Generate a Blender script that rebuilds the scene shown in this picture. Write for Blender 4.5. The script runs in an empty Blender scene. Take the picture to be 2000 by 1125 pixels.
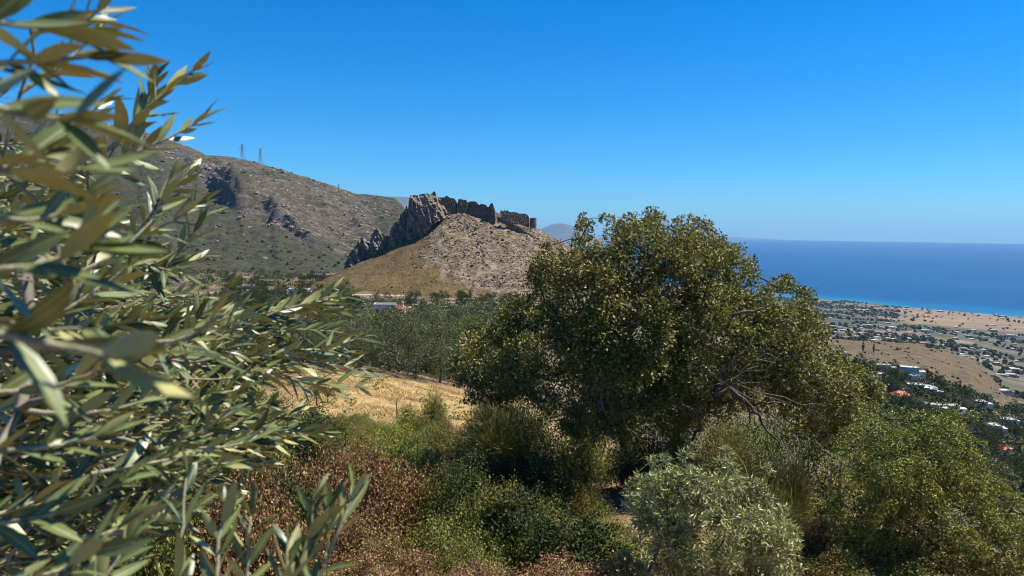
import bpy, math, random
import numpy as np
from mathutils import Vector, Matrix

# ------------------------------------------------------------------ camera, sky, sun, exposure
scn = bpy.context.scene
COL = scn.collection
F = 1444.0                       # focal length in photo pixels (2000 wide)
PITCH, ROLL = 4.43, 0.70
cam_d = bpy.data.cameras.new('camera'); cam = bpy.data.objects.new('camera', cam_d); COL.objects.link(cam)
cam_d.sensor_width = 36.0; cam_d.lens = 36.0 * F / 2000.0
cam_d.clip_start = 0.05; cam_d.clip_end = 90000.0
CR = Matrix.Rotation(math.radians(90 - PITCH), 3, 'X') @ Matrix.Rotation(math.radians(ROLL), 3, 'Z')
cam.rotation_euler = CR.to_euler(); cam.location = (0, 0, 0)
cam_d.dof.use_dof = True; cam_d.dof.focus_distance = 16.0; cam_d.dof.aperture_fstop = 8.0
scn.camera = cam

SUN_EL, SUN_AZ = 59.0, 80.0      # azimuth clockwise from +Y (the view direction)
w = bpy.data.worlds.new('World'); scn.world = w; w.use_nodes = True
nt = w.node_tree; nt.nodes.clear()
sky = nt.nodes.new('ShaderNodeTexSky'); sky.sky_type = 'NISHITA'; sky.sun_disc = False
sky.sun_elevation = math.radians(SUN_EL); sky.sun_rotation = math.radians(SUN_AZ)
sky.altitude = 230; sky.air_density = 0.95; sky.dust_density = 0.5; sky.ozone_density = 2.2
hs = nt.nodes.new('ShaderNodeHueSaturation'); hs.inputs['Saturation'].default_value = 1.16
bg = nt.nodes.new('ShaderNodeBackground'); bg.inputs['Strength'].default_value = 0.075
wo = nt.nodes.new('ShaderNodeOutputWorld')
tn = nt.nodes.new('ShaderNodeMix'); tn.data_type = 'RGBA'; tn.blend_type = 'MULTIPLY'; tn.inputs[0].default_value = 1.0; tn.inputs[7].default_value = (0.44, 0.81, 1.19, 1)
nt.links.new(sky.outputs[0], tn.inputs[6]); nt.links.new(tn.outputs[2], hs.inputs['Color']); nt.links.new(hs.outputs[0], bg.inputs[0]); nt.links.new(bg.outputs[0], wo.inputs[0])
sd = bpy.data.lights.new('sun', 'SUN'); sd.energy = 5.0; sd.angle = math.radians(0.53); sd.color = (1.0, 0.94, 0.84)
sun = bpy.data.objects.new('sun', sd); COL.objects.link(sun)
_e, _a = math.radians(SUN_EL), math.radians(SUN_AZ)
SUNV = Vector((math.cos(_e) * math.sin(_a), math.cos(_e) * math.cos(_a), math.sin(_e)))
sun.rotation_euler = SUNV.to_track_quat('Z', 'Y').to_euler(); sun.location = (0, 0, 400)
vs = scn.view_settings
scn.display_settings.display_device = 'sRGB'
vs.view_transform = 'Standard'; vs.look = 'None'; vs.exposure = 0.82; vs.gamma = 1.0; vs.use_curve_mapping = False
cy = scn.cycles
cy.filter_width = 1.05
cy.use_denoising = True; cy.max_bounces = 4; cy.diffuse_bounces = 2; cy.glossy_bounces = 2; cy.transmission_bounces = 3
cy.transparent_max_bounces = 4; cy.volume_bounces = 0; cy.sample_clamp_indirect = 4.0; cy.caustics_reflective = False; cy.caustics_refractive = False

# ------------------------------------------------------------------ helpers
HORIZ_SEA = -230.0
def P(px, py, D):
    """world point seen at photo pixel (px, py) at forward distance D"""
    v = CR @ Vector(((px - 1000) / F, (562.5 - py) / F, -1.0))
    return np.array(v) * (D / v.y)
def XY(px, D):
    p = P(px, 455, D); return p[0], p[1]
def pix(V):
    """photo pixels of world points (n,3)"""
    R = np.array(CR); c = np.asarray(V) @ R
    d = -c[..., 2]; return 1000 + F * c[..., 0] / d, 562.5 - F * c[..., 1] / d
RN = np.random.default_rng(7)
def unit(v): return v / np.maximum(np.linalg.norm(v, axis=-1, keepdims=True), 1e-9)
def smooth(a, b, x):
    t = np.clip((x - a) / (b - a), 0, 1); return t * t * (3 - 2 * t)

def _hash(ix, iy, seed):
    h = (ix.astype(np.int64) * 374761393 + iy.astype(np.int64) * 668265263 + seed * 974711) & 0x7fffffff
    h = ((h ^ (h >> 13)) * 1274126177) & 0x7fffffff
    return ((h ^ (h >> 16)) & 0xffff) / 65535.0
def vnoise(x, y, seed=0):
    x = np.asarray(x, float); y = np.asarray(y, float)
    ix, iy = np.floor(x), np.floor(y); fx, fy = x - ix, y - iy
    fx = fx * fx * fx * (fx * (fx * 6 - 15) + 10); fy = fy * fy * fy * (fy * (fy * 6 - 15) + 10)
    a, b, c, d = _hash(ix, iy, seed), _hash(ix + 1, iy, seed), _hash(ix, iy + 1, seed), _hash(ix + 1, iy + 1, seed)
    return (a * (1 - fx) + b * fx) * (1 - fy) + (c * (1 - fx) + d * fx) * fy
def fbm(x, y, o=4, seed=0, g=0.5):
    s, a, n = 0, 1, 0
    for i in range(o):
        s = s + a * (vnoise(x * 2 ** i + 17.3 * i, y * 2 ** i - 9.1 * i, seed + i) - 0.5); n += a; a *= g
    return 2 * s / n
def ridged(x, y, o=4, seed=0):
    s, a, n = 0, 1, 0
    for i in range(o):
        s = s + a * (1 - np.abs(2 * vnoise(x * 2 ** i + 5.3 * i, y * 2 ** i + 3.7 * i, seed + i) - 1)); n += a; a *= 0.5
    return s / n

def mesh_np(name, V, polys, mats=(), midx=None, attrs=None, smooth_shade=False):
    """polys: list of (n,k) index arrays"""
    me = bpy.data.meshes.new(name)
    V = np.asarray(V, np.float32); me.vertices.add(len(V)); me.vertices.foreach_set('co', V.ravel())
    polys = [np.asarray(p, np.int32) for p in polys if len(p)]
    loops = np.concatenate([p.ravel() for p in polys]); sizes = np.concatenate([np.full(len(p), p.shape[1], np.int32) for p in polys])
    me.loops.add(len(loops)); me.loops.foreach_set('vertex_index', loops)
    me.polygons.add(len(sizes)); st = np.zeros(len(sizes), np.int32); st[1:] = np.cumsum(sizes)[:-1]
    me.polygons.foreach_set('loop_start', st)
    if midx is not None: me.polygons.foreach_set('material_index', np.asarray(midx, np.int32))
    me.polygons.foreach_set('use_smooth', np.full(len(sizes), smooth_shade))
    for m in mats: me.materials.append(m)
    for k, a in (attrs or {}).items():
        at = me.attributes.new(k, 'FLOAT', 'POINT'); at.data.foreach_set('value', np.asarray(a, np.float32))
    me.update(calc_edges=True); return me
def obj(name, me, parent=None, loc=None):
    o = bpy.data.objects.new(name, me); COL.objects.link(o)
    if loc is not None: o.location = loc
    if parent is not None: o.parent = parent
    return o
def tag(o, label=None, cat=None, group=None, kind=None):
    if label: o['label'] = label
    if cat: o['category'] = cat
    if group: o['group'] = group
    if kind: o['kind'] = kind
    return o
def empty(name, loc=(0, 0, 0), rz=0.0, s=1.0):
    o = bpy.data.objects.new(name, None); COL.objects.link(o); o.location = loc; o.rotation_euler = (0, 0, rz)
    o.scale = (s, s, s); o.empty_display_size = 0.3; return o
def copy_tree(o, parent=None):
    c = o.copy(); COL.objects.link(c); c.parent = parent
    for ch in list(o.children): copy_tree(ch, c)
    return c
def grid_faces(nr, nc):
    i = np.arange(nr - 1)[:, None] * nc + np.arange(nc - 1)[None, :]
    return np.stack([i, i + 1, i + nc + 1, i + nc], -1).reshape(-1, 4)
class MB:
    """collects boxes, hulls, tubes into one mesh"""
    def __init__(s): s.V = []; s.polys = {3: [], 4: []}; s.n = 0; s.m = {3: [], 4: []}
    def add(s, V, P_, mi=0):
        V = np.asarray(V, float)
        for p in P_:
            p = np.asarray(p)
            if len(p): s.polys[p.shape[1]].append(p + s.n); s.m[p.shape[1]].append(np.full(len(p), mi))
        s.V.append(V); s.n += len(V)
    def box(s, lo, hi, mi=0, rz=0, c=(0, 0)):
        x0, y0, z0 = lo; x1, y1, z1 = hi
        V = np.array([[x0, y0, z0], [x1, y0, z0], [x1, y1, z0], [x0, y1, z0], [x0, y0, z1], [x1, y0, z1], [x1, y1, z1], [x0, y1, z1]], float)
        if rz:
            ca, sa = math.cos(rz), math.sin(rz); q = V[:, :2] - c
            V[:, 0] = c[0] + q[:, 0] * ca - q[:, 1] * sa; V[:, 1] = c[1] + q[:, 0] * sa + q[:, 1] * ca
        s.add(V, [[[0, 3, 2, 1], [4, 5, 6, 7], [0, 1, 5, 4], [1, 2, 6, 5], [2, 3, 7, 6], [3, 0, 4, 7]]], mi)
    def tube(s, pts, rad, k=6, mi=0):
        pts = np.asarray(pts, float); n = len(pts); rad = np.broadcast_to(rad, (n,))
        t = np.gradient(pts, axis=0); t = unit(t)
        up = np.array([0.31, 0.17, 0.93]); a = unit(np.cross(t, up)); b = np.cross(t, a)
        th = np.arange(k) * 2 * math.pi / k
        ring = pts[:, None] + rad[:, None, None] * (np.cos(th)[None, :, None] * a[:, None] + np.sin(th)[None, :, None] * b[:, None])
        i = np.arange(n - 1)[:, None] * k + np.arange(k)[None]; j = np.arange(n - 1)[:, None] * k + (np.arange(k)[None] + 1) % k
        s.add(ring.reshape(-1, 3), [np.stack([i, j, j + k, i + k], -1).reshape(-1, 4)], mi)
    def mesh(s, name, mats, smooth_shade=False):
        ps, ms = [], []
        for k in (3, 4):
            if s.polys[k]: ps.append(np.concatenate(s.polys[k])); ms.append(np.concatenate(s.m[k]))
        return mesh_np(name, np.concatenate(s.V), ps, mats, np.concatenate(ms), None, smooth_shade)

# ------------------------------------------------------------------ materials
def new_mat(name):
    m = bpy.data.materials.new(name); m.use_nodes = True; n = m.node_tree
    b = n.nodes['Principled BSDF']; return m, n, b
def N(n, t, **kw):
    x = n.nodes.new(t)
    for k, v in kw.items(): setattr(x, k, v)
    return x
def ramp(n, fac, stops, interp='LINEAR'):
    r = N(n, 'ShaderNodeValToRGB'); r.color_ramp.interpolation = interp; e = r.color_ramp.elements
    while len(e) < len(stops): e.new(0.5)
    for i, (p, c) in enumerate(stops): e[i].position = p; e[i].color = (*c, 1)
    if fac is not None: n.links.new(fac, r.inputs[0])
    return r.outputs[0]
def noise(n, scale, detail=4, rough=0.55, vec=None, dist=0.0):
    x = N(n, 'ShaderNodeTexNoise'); x.inputs['Scale'].default_value = scale; x.inputs['Detail'].default_value = detail
    x.inputs['Roughness'].default_value = rough; x.inputs['Distortion'].default_value = dist
    if vec is not None: n.links.new(vec, x.inputs['Vector'])
    return x.outputs['Fac']
def attr(n, name):
    a = N(n, 'ShaderNodeAttribute'); a.attribute_name = name; return a.outputs['Fac']
def mixc(n, fac, a, b, mode='MIX'):
    x = N(n, 'ShaderNodeMix'); x.data_type = 'RGBA'; x.blend_type = mode
    for s, v in ((0, fac), (6, a), (7, b)):
        if isinstance(v, (int, float)): x.inputs[s].default_value = v
        elif isinstance(v, tuple): x.inputs[s].default_value = (*v, 1)
        else: n.links.new(v, x.inputs[s])
    return x.outputs[2]
def math_(n, op, a, b=None):
    x = N(n, 'ShaderNodeMath'); x.operation = op
    for i, v in enumerate((a, b)):
        if v is None: continue
        if isinstance(v, (int, float)): x.inputs[i].default_value = v
        else: n.links.new(v, x.inputs[i])
    return x.outputs[0]
def sstep(n, v, lo, hi):
    x = N(n, 'ShaderNodeMapRange'); x.interpolation_type = 'SMOOTHSTEP'; n.links.new(v, x.inputs[0])
    x.inputs[1].default_value = lo; x.inputs[2].default_value = hi; return x.outputs[0]
def bump(n, b, h, strength, dist):
    x = N(n, 'ShaderNodeBump'); x.inputs['Strength'].default_value = strength; x.inputs['Distance'].default_value = dist
    n.links.new(h, x.inputs['Height']); n.links.new(x.outputs[0], b.inputs['Normal'])
def pos(n, scale=None):
    g = N(n, 'ShaderNodeNewGeometry').outputs['Position']
    if scale is None: return g
    x = N(n, 'ShaderNodeMapping'); x.inputs['Scale'].default_value = scale; n.links.new(g, x.inputs[0]); return x.outputs[0]

def leaf_mat(name, stops, rough=0.5, transl=0.22, spec=0.35, patch=None, rib=False):
    m, n, b = new_mat(name)
    g = N(n, 'ShaderNodeNewGeometry')
    c = ramp(n, g.outputs['Random Per Island'], stops)
    if patch:                                # slow colour drift over the plant: (scale, colour)
        c = mixc(n, math_(n, 'MULTIPLY', sstep(n, noise(n, patch[0], 2), 0.48, 0.66), 0.75), c, mixc(n, 1.0, c, patch[1], 'MULTIPLY'))
    if rib:                                  # pale midrib, slightly uneven blade
        c = mixc(n, math_(n, 'MULTIPLY', sstep(n, noise(n, 160, 4, .6, pos(n)), .45, .7), .4), c, mixc(n, 1.0, c, (1.35, 1.3, 1.2), 'MULTIPLY'))
        c = mixc(n, math_(n, 'MULTIPLY', math_(n, 'SUBTRACT', 1.0, sstep(n, attr(n, 'rib'), .05, .2)), .6), c, (.38, .38, .19))
    n.links.new(c, b.inputs['Base Color']); b.inputs['Roughness'].default_value = rough
    b.inputs['Specular IOR Level'].default_value = spec
    t = N(n, 'ShaderNodeBsdfTranslucent'); n.links.new(mixc(n, 1.0, c, (1.25, 1.2, 0.6), 'MULTIPLY'), t.inputs[0])
    mx = N(n, 'ShaderNodeMixShader'); mx.inputs[0].default_value = transl * 0.55
    n.links.new(b.outputs[0], mx.inputs[1]); n.links.new(t.outputs[0], mx.inputs[2])
    n.links.new(mx.outputs[0], n.nodes['Material Output'].inputs[0]); return m
def bark_mat(name, c0, c1, scale=12):
    m, n, b = new_mat(name); f = noise(n, scale, 5, 0.65, pos(n, (1, 1, 0.3)))
    n.links.new(ramp(n, f, [(0.3, c0), (0.7, c1)]), b.inputs['Base Color']); b.inputs['Roughness'].default_value = 0.9
    bump(n, b, f, 0.6, 0.01); return m
def plain_mat(name, col, rough=0.8, var=0.12, scale=0.6):
    m, n, b = new_mat(name); f = noise(n, scale, 5, 0.6, pos(n))
    n.links.new(ramp(n, f, [(0.25, tuple(x * (1 - var) for x in col)), (0.75, tuple(min(1, x * (1 + var)) for x in col))]), b.inputs['Base Color'])
    b.inputs['Roughness'].default_value = rough; return m

M = {}
M['oak_leaf'] = leaf_mat('oak_leaf', [(0, (0.049, 0.063, 0.010)), (0.35, (0.120, 0.136, 0.022)), (0.7, (0.218, 0.215, 0.041)), (0.88, (0.306, 0.246, 0.081)), (1, (0.437, 0.326, 0.171))], 0.55, 0.26, 0.3, (0.9, (1.2, 0.92, 0.85)))
M['mastic_leaf'] = leaf_mat('mastic_leaf', [(0, (0.070, 0.093, 0.010)), (0.5, (0.147, 0.171, 0.020)), (0.8, (0.232, 0.234, 0.037)), (1, (0.370, 0.327, 0.088))], 0.5, 0.26, 0.3, (1.3, (1.2, 1.0, 0.75)))
M['olive_leaf'] = leaf_mat('olive_leaf', [(0, (0.127, 0.145, 0.041)), (0.5, (0.236, 0.250, 0.087)), (0.8, (0.400, 0.395, 0.163)), (1, (0.580, 0.531, 0.227))], 0.42, 0.2, 0.4)
M['olive_top'] = leaf_mat('olive_top', [(0, (0.022, 0.036, 0.009)), (0.4, (0.072, 0.100, 0.025)), (0.75, (0.165, 0.192, 0.062)), (1, (0.38, 0.38, 0.19))], 0.36, 0.16, 0.5, None, True)
M['olive_under'] = leaf_mat('olive_under', [(0, (0.272, 0.270, 0.093)), (0.5, (0.381, 0.362, 0.137)), (1, (0.490, 0.452, 0.181))], 0.6, 0.16, 0.25, None, True)
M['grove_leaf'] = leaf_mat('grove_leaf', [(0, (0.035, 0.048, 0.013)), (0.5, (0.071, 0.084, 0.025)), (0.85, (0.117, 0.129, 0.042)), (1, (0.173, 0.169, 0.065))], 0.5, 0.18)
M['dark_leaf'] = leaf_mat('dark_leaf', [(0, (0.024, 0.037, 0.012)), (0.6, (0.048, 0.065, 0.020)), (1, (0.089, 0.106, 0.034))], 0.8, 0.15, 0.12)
M['cypress_leaf'] = leaf_mat('cypress_leaf', [(0, (0.012, 0.022, 0.010)), (1, (0.032, 0.045, 0.02))], 0.7, 0.08)
M['green_leaf'] = leaf_mat('green_leaf', [(0, (0.062, 0.094, 0.014)), (0.5, (0.125, 0.163, 0.024)), (1, (0.237, 0.250, 0.048))], 0.5, 0.25)
M['lime_leaf'] = leaf_mat('lime_leaf', [(0, (0.096, 0.149, 0.009)), (0.5, (0.201, 0.260, 0.013)), (1, (0.353, 0.392, 0.032))], 0.5, 0.28)
M['bramble_leaf'] = leaf_mat('bramble_leaf', [(0, (0.065, 0.033, 0.018)), (0.3, (0.178, 0.082, 0.043)), (0.6, (0.254, 0.119, 0.061)), (0.72, (0.173, 0.137, 0.041)), (0.87, (0.346, 0.220, 0.086)), (1, (0.562, 0.372, 0.189))], 0.6, 0.2, 0.25, (1.1, (0.75, 1.0, 0.6)))
M['olivebramble_leaf'] = leaf_mat('olivebramble_leaf', [(0, (0.049, 0.063, 0.011)), (0.4, (0.110, 0.133, 0.018)), (0.75, (0.182, 0.196, 0.035)), (1, (0.305, 0.266, 0.070))], 0.55, 0.22, 0.3, (0.9, (1.15, 0.7, 0.6)))
M['broom_stalk'] = leaf_mat('broom_stalk', [(0, (0.090, 0.111, 0.020)), (0.5, (0.164, 0.179, 0.034)), (0.85, (0.262, 0.238, 0.056)), (1, (0.426, 0.312, 0.101))], 0.6, 0.15)
M['straw'] = leaf_mat('straw', [(0, (0.221, 0.135, 0.051)), (0.5, (0.353, 0.234, 0.090)), (1, (0.476, 0.336, 0.148))], 0.7, 0.2, 0.2)
M['bark'] = bark_mat('bark', (0.035, 0.027, 0.020), (0.12, 0.098, 0.075))
M['olive_bark'] = bark_mat('olive_bark', (0.10, 0.085, 0.055), (0.26, 0.225, 0.16), 25)
M['olive_twig'] = bark_mat('olive_twig', (0.22, 0.20, 0.12), (0.38, 0.345, 0.225), 60)
M['dead_wood'] = bark_mat('dead_wood', (0.12, 0.10, 0.08), (0.30, 0.26, 0.215), 20)
M['olive_fruit'], n_, b_ = new_mat('olive_fruit'); b_.inputs['Base Color'].default_value = (0.11, 0.16, 0.025, 1); b_.inputs['Roughness'].default_value = 0.3
M['white_wall'] = plain_mat('white_wall', (0.507, 0.494, 0.454), 0.85, 0.07)
M['cream_wall'] = plain_mat('cream_wall', (0.440, 0.368, 0.288), 0.85, 0.1)
M['pink_wall'] = plain_mat('pink_wall', (0.384, 0.264, 0.216), 0.85, 0.1)
M['brown_stone_wall'] = plain_mat('brown_stone_wall', (0.21, 0.165, 0.13), 0.9, 0.25, 1.2)
M['grey_roof'] = plain_mat('grey_roof', (0.422, 0.408, 0.372), 0.9, 0.12)
M['red_roof'] = plain_mat('red_roof', (0.400, 0.108, 0.056), 0.8, 0.2, 1.5)
M['dark_roof'] = plain_mat('dark_roof', (0.12, 0.12, 0.13), 0.7, 0.15)
M['window'], n_, b_ = new_mat('window'); b_.inputs['Base Color'].default_value = (0.03, 0.04, 0.05, 1); b_.inputs['Roughness'].default_value = 0.15
M['shutter'] = plain_mat('shutter', (0.13, 0.19, 0.24), 0.6, 0.1)
M['steel'] = plain_mat('steel', (0.20, 0.21, 0.22), 0.5, 0.1); 
M['dirt'] = plain_mat('dirt', (0.368, 0.264, 0.168), 0.95, 0.16, 0.3)

# rock (crags, boulders)
def rock_mat(name, c_dark, c_mid, c_light, sc=0.35):
    m, n, b = new_mat(name)
    f = noise(n, sc, 7, 0.68, pos(n), 0.4); f2 = noise(n, sc * 5, 5, 0.7, pos(n))
    c = ramp(n, f, [(0.32, c_dark), (0.5, c_mid), (0.68, c_light)])
    c = mixc(n, sstep(n, f2, 0.5, 0.7), c, mixc(n, 1.0, c, (0.62, 0.6, 0.6), 'MULTIPLY'))
    n.links.new(c, b.inputs['Base Color']); b.inputs['Roughness'].default_value = 0.92
    b.inputs['Specular IOR Level'].default_value = 0.15
    bump(n, b, f2, 1.0, 0.35); return m
M['crag'] = rock_mat('crag', (0.084, 0.072, 0.065), (0.189, 0.152, 0.124), (0.399, 0.316, 0.240), 0.3)
M['rock'] = rock_mat('rock', (0.125, 0.10, 0.083), (0.245, 0.195, 0.152), (0.38, 0.305, 0.24), 0.26)
M['pale_rock'] = rock_mat('pale_rock', (0.116, 0.083, 0.059), (0.223, 0.161, 0.110), (0.367, 0.267, 0.180), 0.25)
M['castle_stone'] = rock_mat('castle_stone', (0.072, 0.054, 0.044), (0.128, 0.095, 0.073), (0.196, 0.146, 0.109), 0.5)

# ground
def make_ground_mat():
    m, n, b = new_mat('ground')
    p = pos(n)
    a = noise(n, 0.9, 6, 0.6, p); far = noise(n, 0.035, 6, 0.62, p); big = noise(n, 0.007, 5, 0.6, p)
    soil = ramp(n, a, [(0.3, (0.133, 0.082, 0.045)), (0.55, (0.211, 0.140, 0.078)), (0.75, (0.281, 0.203, 0.117))])
    straw = ramp(n, noise(n, 2.3, 6, 0.65, pos(n, (1, 0.45, 1))), [(0.28, (0.195, 0.121, 0.053)), (0.5, (0.343, 0.238, 0.099)), (0.72, (0.437, 0.321, 0.146))])
    straw = mixc(n, sstep(n, noise(n, 0.32, 5, 0.65, pos(n, (1, 0.6, 1))), 0.52, 0.66), straw, (0.199, 0.117, 0.058))
    c = mixc(n, attr(n, 'straw'), soil, straw)
    valley = ramp(n, far, [(0.30, (0.055, 0.053, 0.028)), (0.5, (0.090, 0.074, 0.041)), (0.62, (0.172, 0.121, 0.070)), (0.75, (0.257, 0.183, 0.113))])
    c = mixc(n, attr(n, 'valley'), c, valley)
    pl = ramp(n, big, [(0.36, (0.058, 0.061, 0.039)), (0.52, (0.094, 0.086, 0.055)), (0.62, (0.172, 0.129, 0.082)), (0.75, (0.234, 0.176, 0.109))])
    pl = mixc(n, sstep(n, far, 0.44, 0.62), pl, (0.062, 0.069, 0.047))
    c = mixc(n, attr(n, 'plain'), c, pl)
    kn = ramp(n, noise(n, 0.11, 10, 0.85, p, 0.6), [(0.38, (0.043, 0.034, 0.020)), (0.46, (0.090, 0.065, 0.037)), (0.60, (0.136, 0.099, 0.053)), (0.74, (0.230, 0.162, 0.073))])
    c = mixc(n, attr(n, 'knoll'), c, kn)
    fl = ramp(n, noise(n, 0.012, 6, 0.65, pos(n, (0.5, 1.4, 1))), [(0.3, (0.133, 0.098, 0.062)), (0.55, (0.211, 0.148, 0.094)), (0.8, (0.265, 0.195, 0.125))])
    c = mixc(n, attr(n, 'field'), c, fl)
    n.links.new(c, b.inputs['Base Color']); b.inputs['Roughness'].default_value = 0.95; b.inputs['Specular IOR Level'].default_value = 0.1
    bump(n, b, a, 0.5, 0.06); return m
M['ground'] = make_ground_mat()
def make_hill_mat():
    m, n, b = new_mat('hill')
    p = pos(n)
    g = noise(n, 0.10, 7, 0.7, p, 0.3); f = noise(n, 0.55, 6, 0.7, p)
    grass = ramp(n, g, [(0.28, (0.092, 0.065, 0.027)), (0.5, (0.146, 0.097, 0.040)), (0.7, (0.195, 0.133, 0.057))])
    grass = mixc(n, sstep(n, f, 0.50, 0.64), grass, (0.078, 0.063, 0.031))
    grass = mixc(n, math_(n, 'MULTIPLY', sstep(n, noise(n, 0.8, 4, 0.6, p), 0.60, 0.68), 0.6), grass, (0.317, 0.222, 0.126))
    rk = ramp(n, noise(n, 0.24, 9, 0.8, pos(n, (1, 1, 2.2)), 0.9), [(0.37, (0.050, 0.039, 0.026)), (0.45, (0.138, 0.105, 0.069)), (0.54, (0.270, 0.209, 0.144)), (0.68, (0.385, 0.301, 0.209))])
    rk = mixc(n, sstep(n, noise(n, 0.16, 5, 0.6, p), 0.50, 0.64), rk, (0.128, 0.087, 0.046))
    edge = math_(n, 'ADD', attr(n, 'rock'), math_(n, 'MULTIPLY', math_(n, 'SUBTRACT', noise(n, 0.11, 9, 0.8, p), 0.5), 2.8))
    c = mixc(n, sstep(n, edge, 0.35, 0.65), grass, rk)
    n.links.new(c, b.inputs['Base Color']); b.inputs['Roughness'].default_value = 0.95; b.inputs['Specular IOR Level'].default_value = 0.1
    bump(n, b, noise(n, 0.3, 9, 0.75, p), 1.0, 2.2); return m
M['hill'] = make_hill_mat()
def make_mountain_mat():
    m, n, b = new_mat('mountain')
    p = pos(n); st = N(n, 'ShaderNodeMapping'); st.inputs['Rotation'].default_value = (0, 0, 0.7); st.inputs['Scale'].default_value = (0.45, 1.3, 1.6); n.links.new(p, st.inputs[0]); st = st.outputs[0]
    g = noise(n, 0.022, 8, 0.72, st, 0.4); f = noise(n, 0.10, 6, 0.72, st, 0.3); d = noise(n, 0.16, 4, 0.65, p)
    veg = ramp(n, f, [(0.35, (0.029, 0.030, 0.016)), (0.55, (0.055, 0.050, 0.027)), (0.72, (0.093, 0.070, 0.041))])
    soil = ramp(n, f, [(0.35, (0.055, 0.044, 0.030)), (0.5, (0.096, 0.073, 0.050)), (0.68, (0.172, 0.134, 0.102))])
    k = math_(n, 'ADD', g, math_(n, 'MULTIPLY', math_(n, 'SUBTRACT', attr(n, 'rock'), 0.5), 0.22))
    c = mixc(n, sstep(n, k, 0.48, 0.68), veg, soil)
    c = mixc(n, math_(n, 'MULTIPLY', sstep(n, d, 0.50, 0.57), 0.85), c, (0.027, 0.030, 0.016))
    pale = mixc(n, 1.0, sstep(n, noise(n, 0.06, 8, 0.78, st), 0.55, 0.66), attr(n, 'rock'), 'MULTIPLY')
    c = mixc(n, math_(n, 'MULTIPLY', pale, 0.75), c, (0.211, 0.169, 0.134))
    cl = ramp(n, noise(n, 0.12, 6, 0.7, p), [(0.35, (0.045, 0.041, 0.040)), (0.65, (0.106, 0.090, 0.083))])  # cliff rock painted darker to carry the shade on its faces
    c = mixc(n, attr(n, 'cliff'), c, cl)
    n.links.new(c, b.inputs['Base Color']); b.inputs['Roughness'].default_value = 0.95; b.inputs['Specular IOR Level'].default_value = 0.1
    bump(n, b, f, 0.9, 3.0); return m
M['mountain'] = make_mountain_mat()
M['far_hill'] = rock_mat('far_hill', (0.045, 0.052, 0.046), (0.075, 0.076, 0.066), (0.125, 0.115, 0.095), 0.004)
def make_sea_mat():
    m, n, b = new_mat('sea')
    p = pos(n, (1, 0.35, 1)); f = noise(n, 0.0016, 5, 0.6, p); a = attr(n, 'shallow')
    deep = ramp(n, f, [(0.3, (0.001, 0.041, 0.128)), (0.7, (0.002, 0.058, 0.168))])
    sh = math_(n, 'ADD', a, math_(n, 'MULTIPLY', math_(n, 'MULTIPLY', math_(n, 'SUBTRACT', noise(n, 0.006, 4, 0.6, p), 0.5), 0.9), sstep(n, a, 0.02, 0.3)))
    c = mixc(n, sstep(n, sh, 0.15, 0.8), deep, (0.002, 0.092, 0.196))
    c = mixc(n, sstep(n, sh, 0.82, 0.99), c, (0.006, 0.124, 0.211))
    n.links.new(c, b.inputs['Base Color']); b.inputs['Roughness'].default_value = 0.45
    b.inputs['IOR'].default_value = 1.33; b.inputs['Specular IOR Level'].default_value = 0.22
    bump(n, b, noise(n, 0.05, 4, 0.6, pos(n)), 0.4, 1.5); return m
M['sea'] = make_sea_mat()

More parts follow.
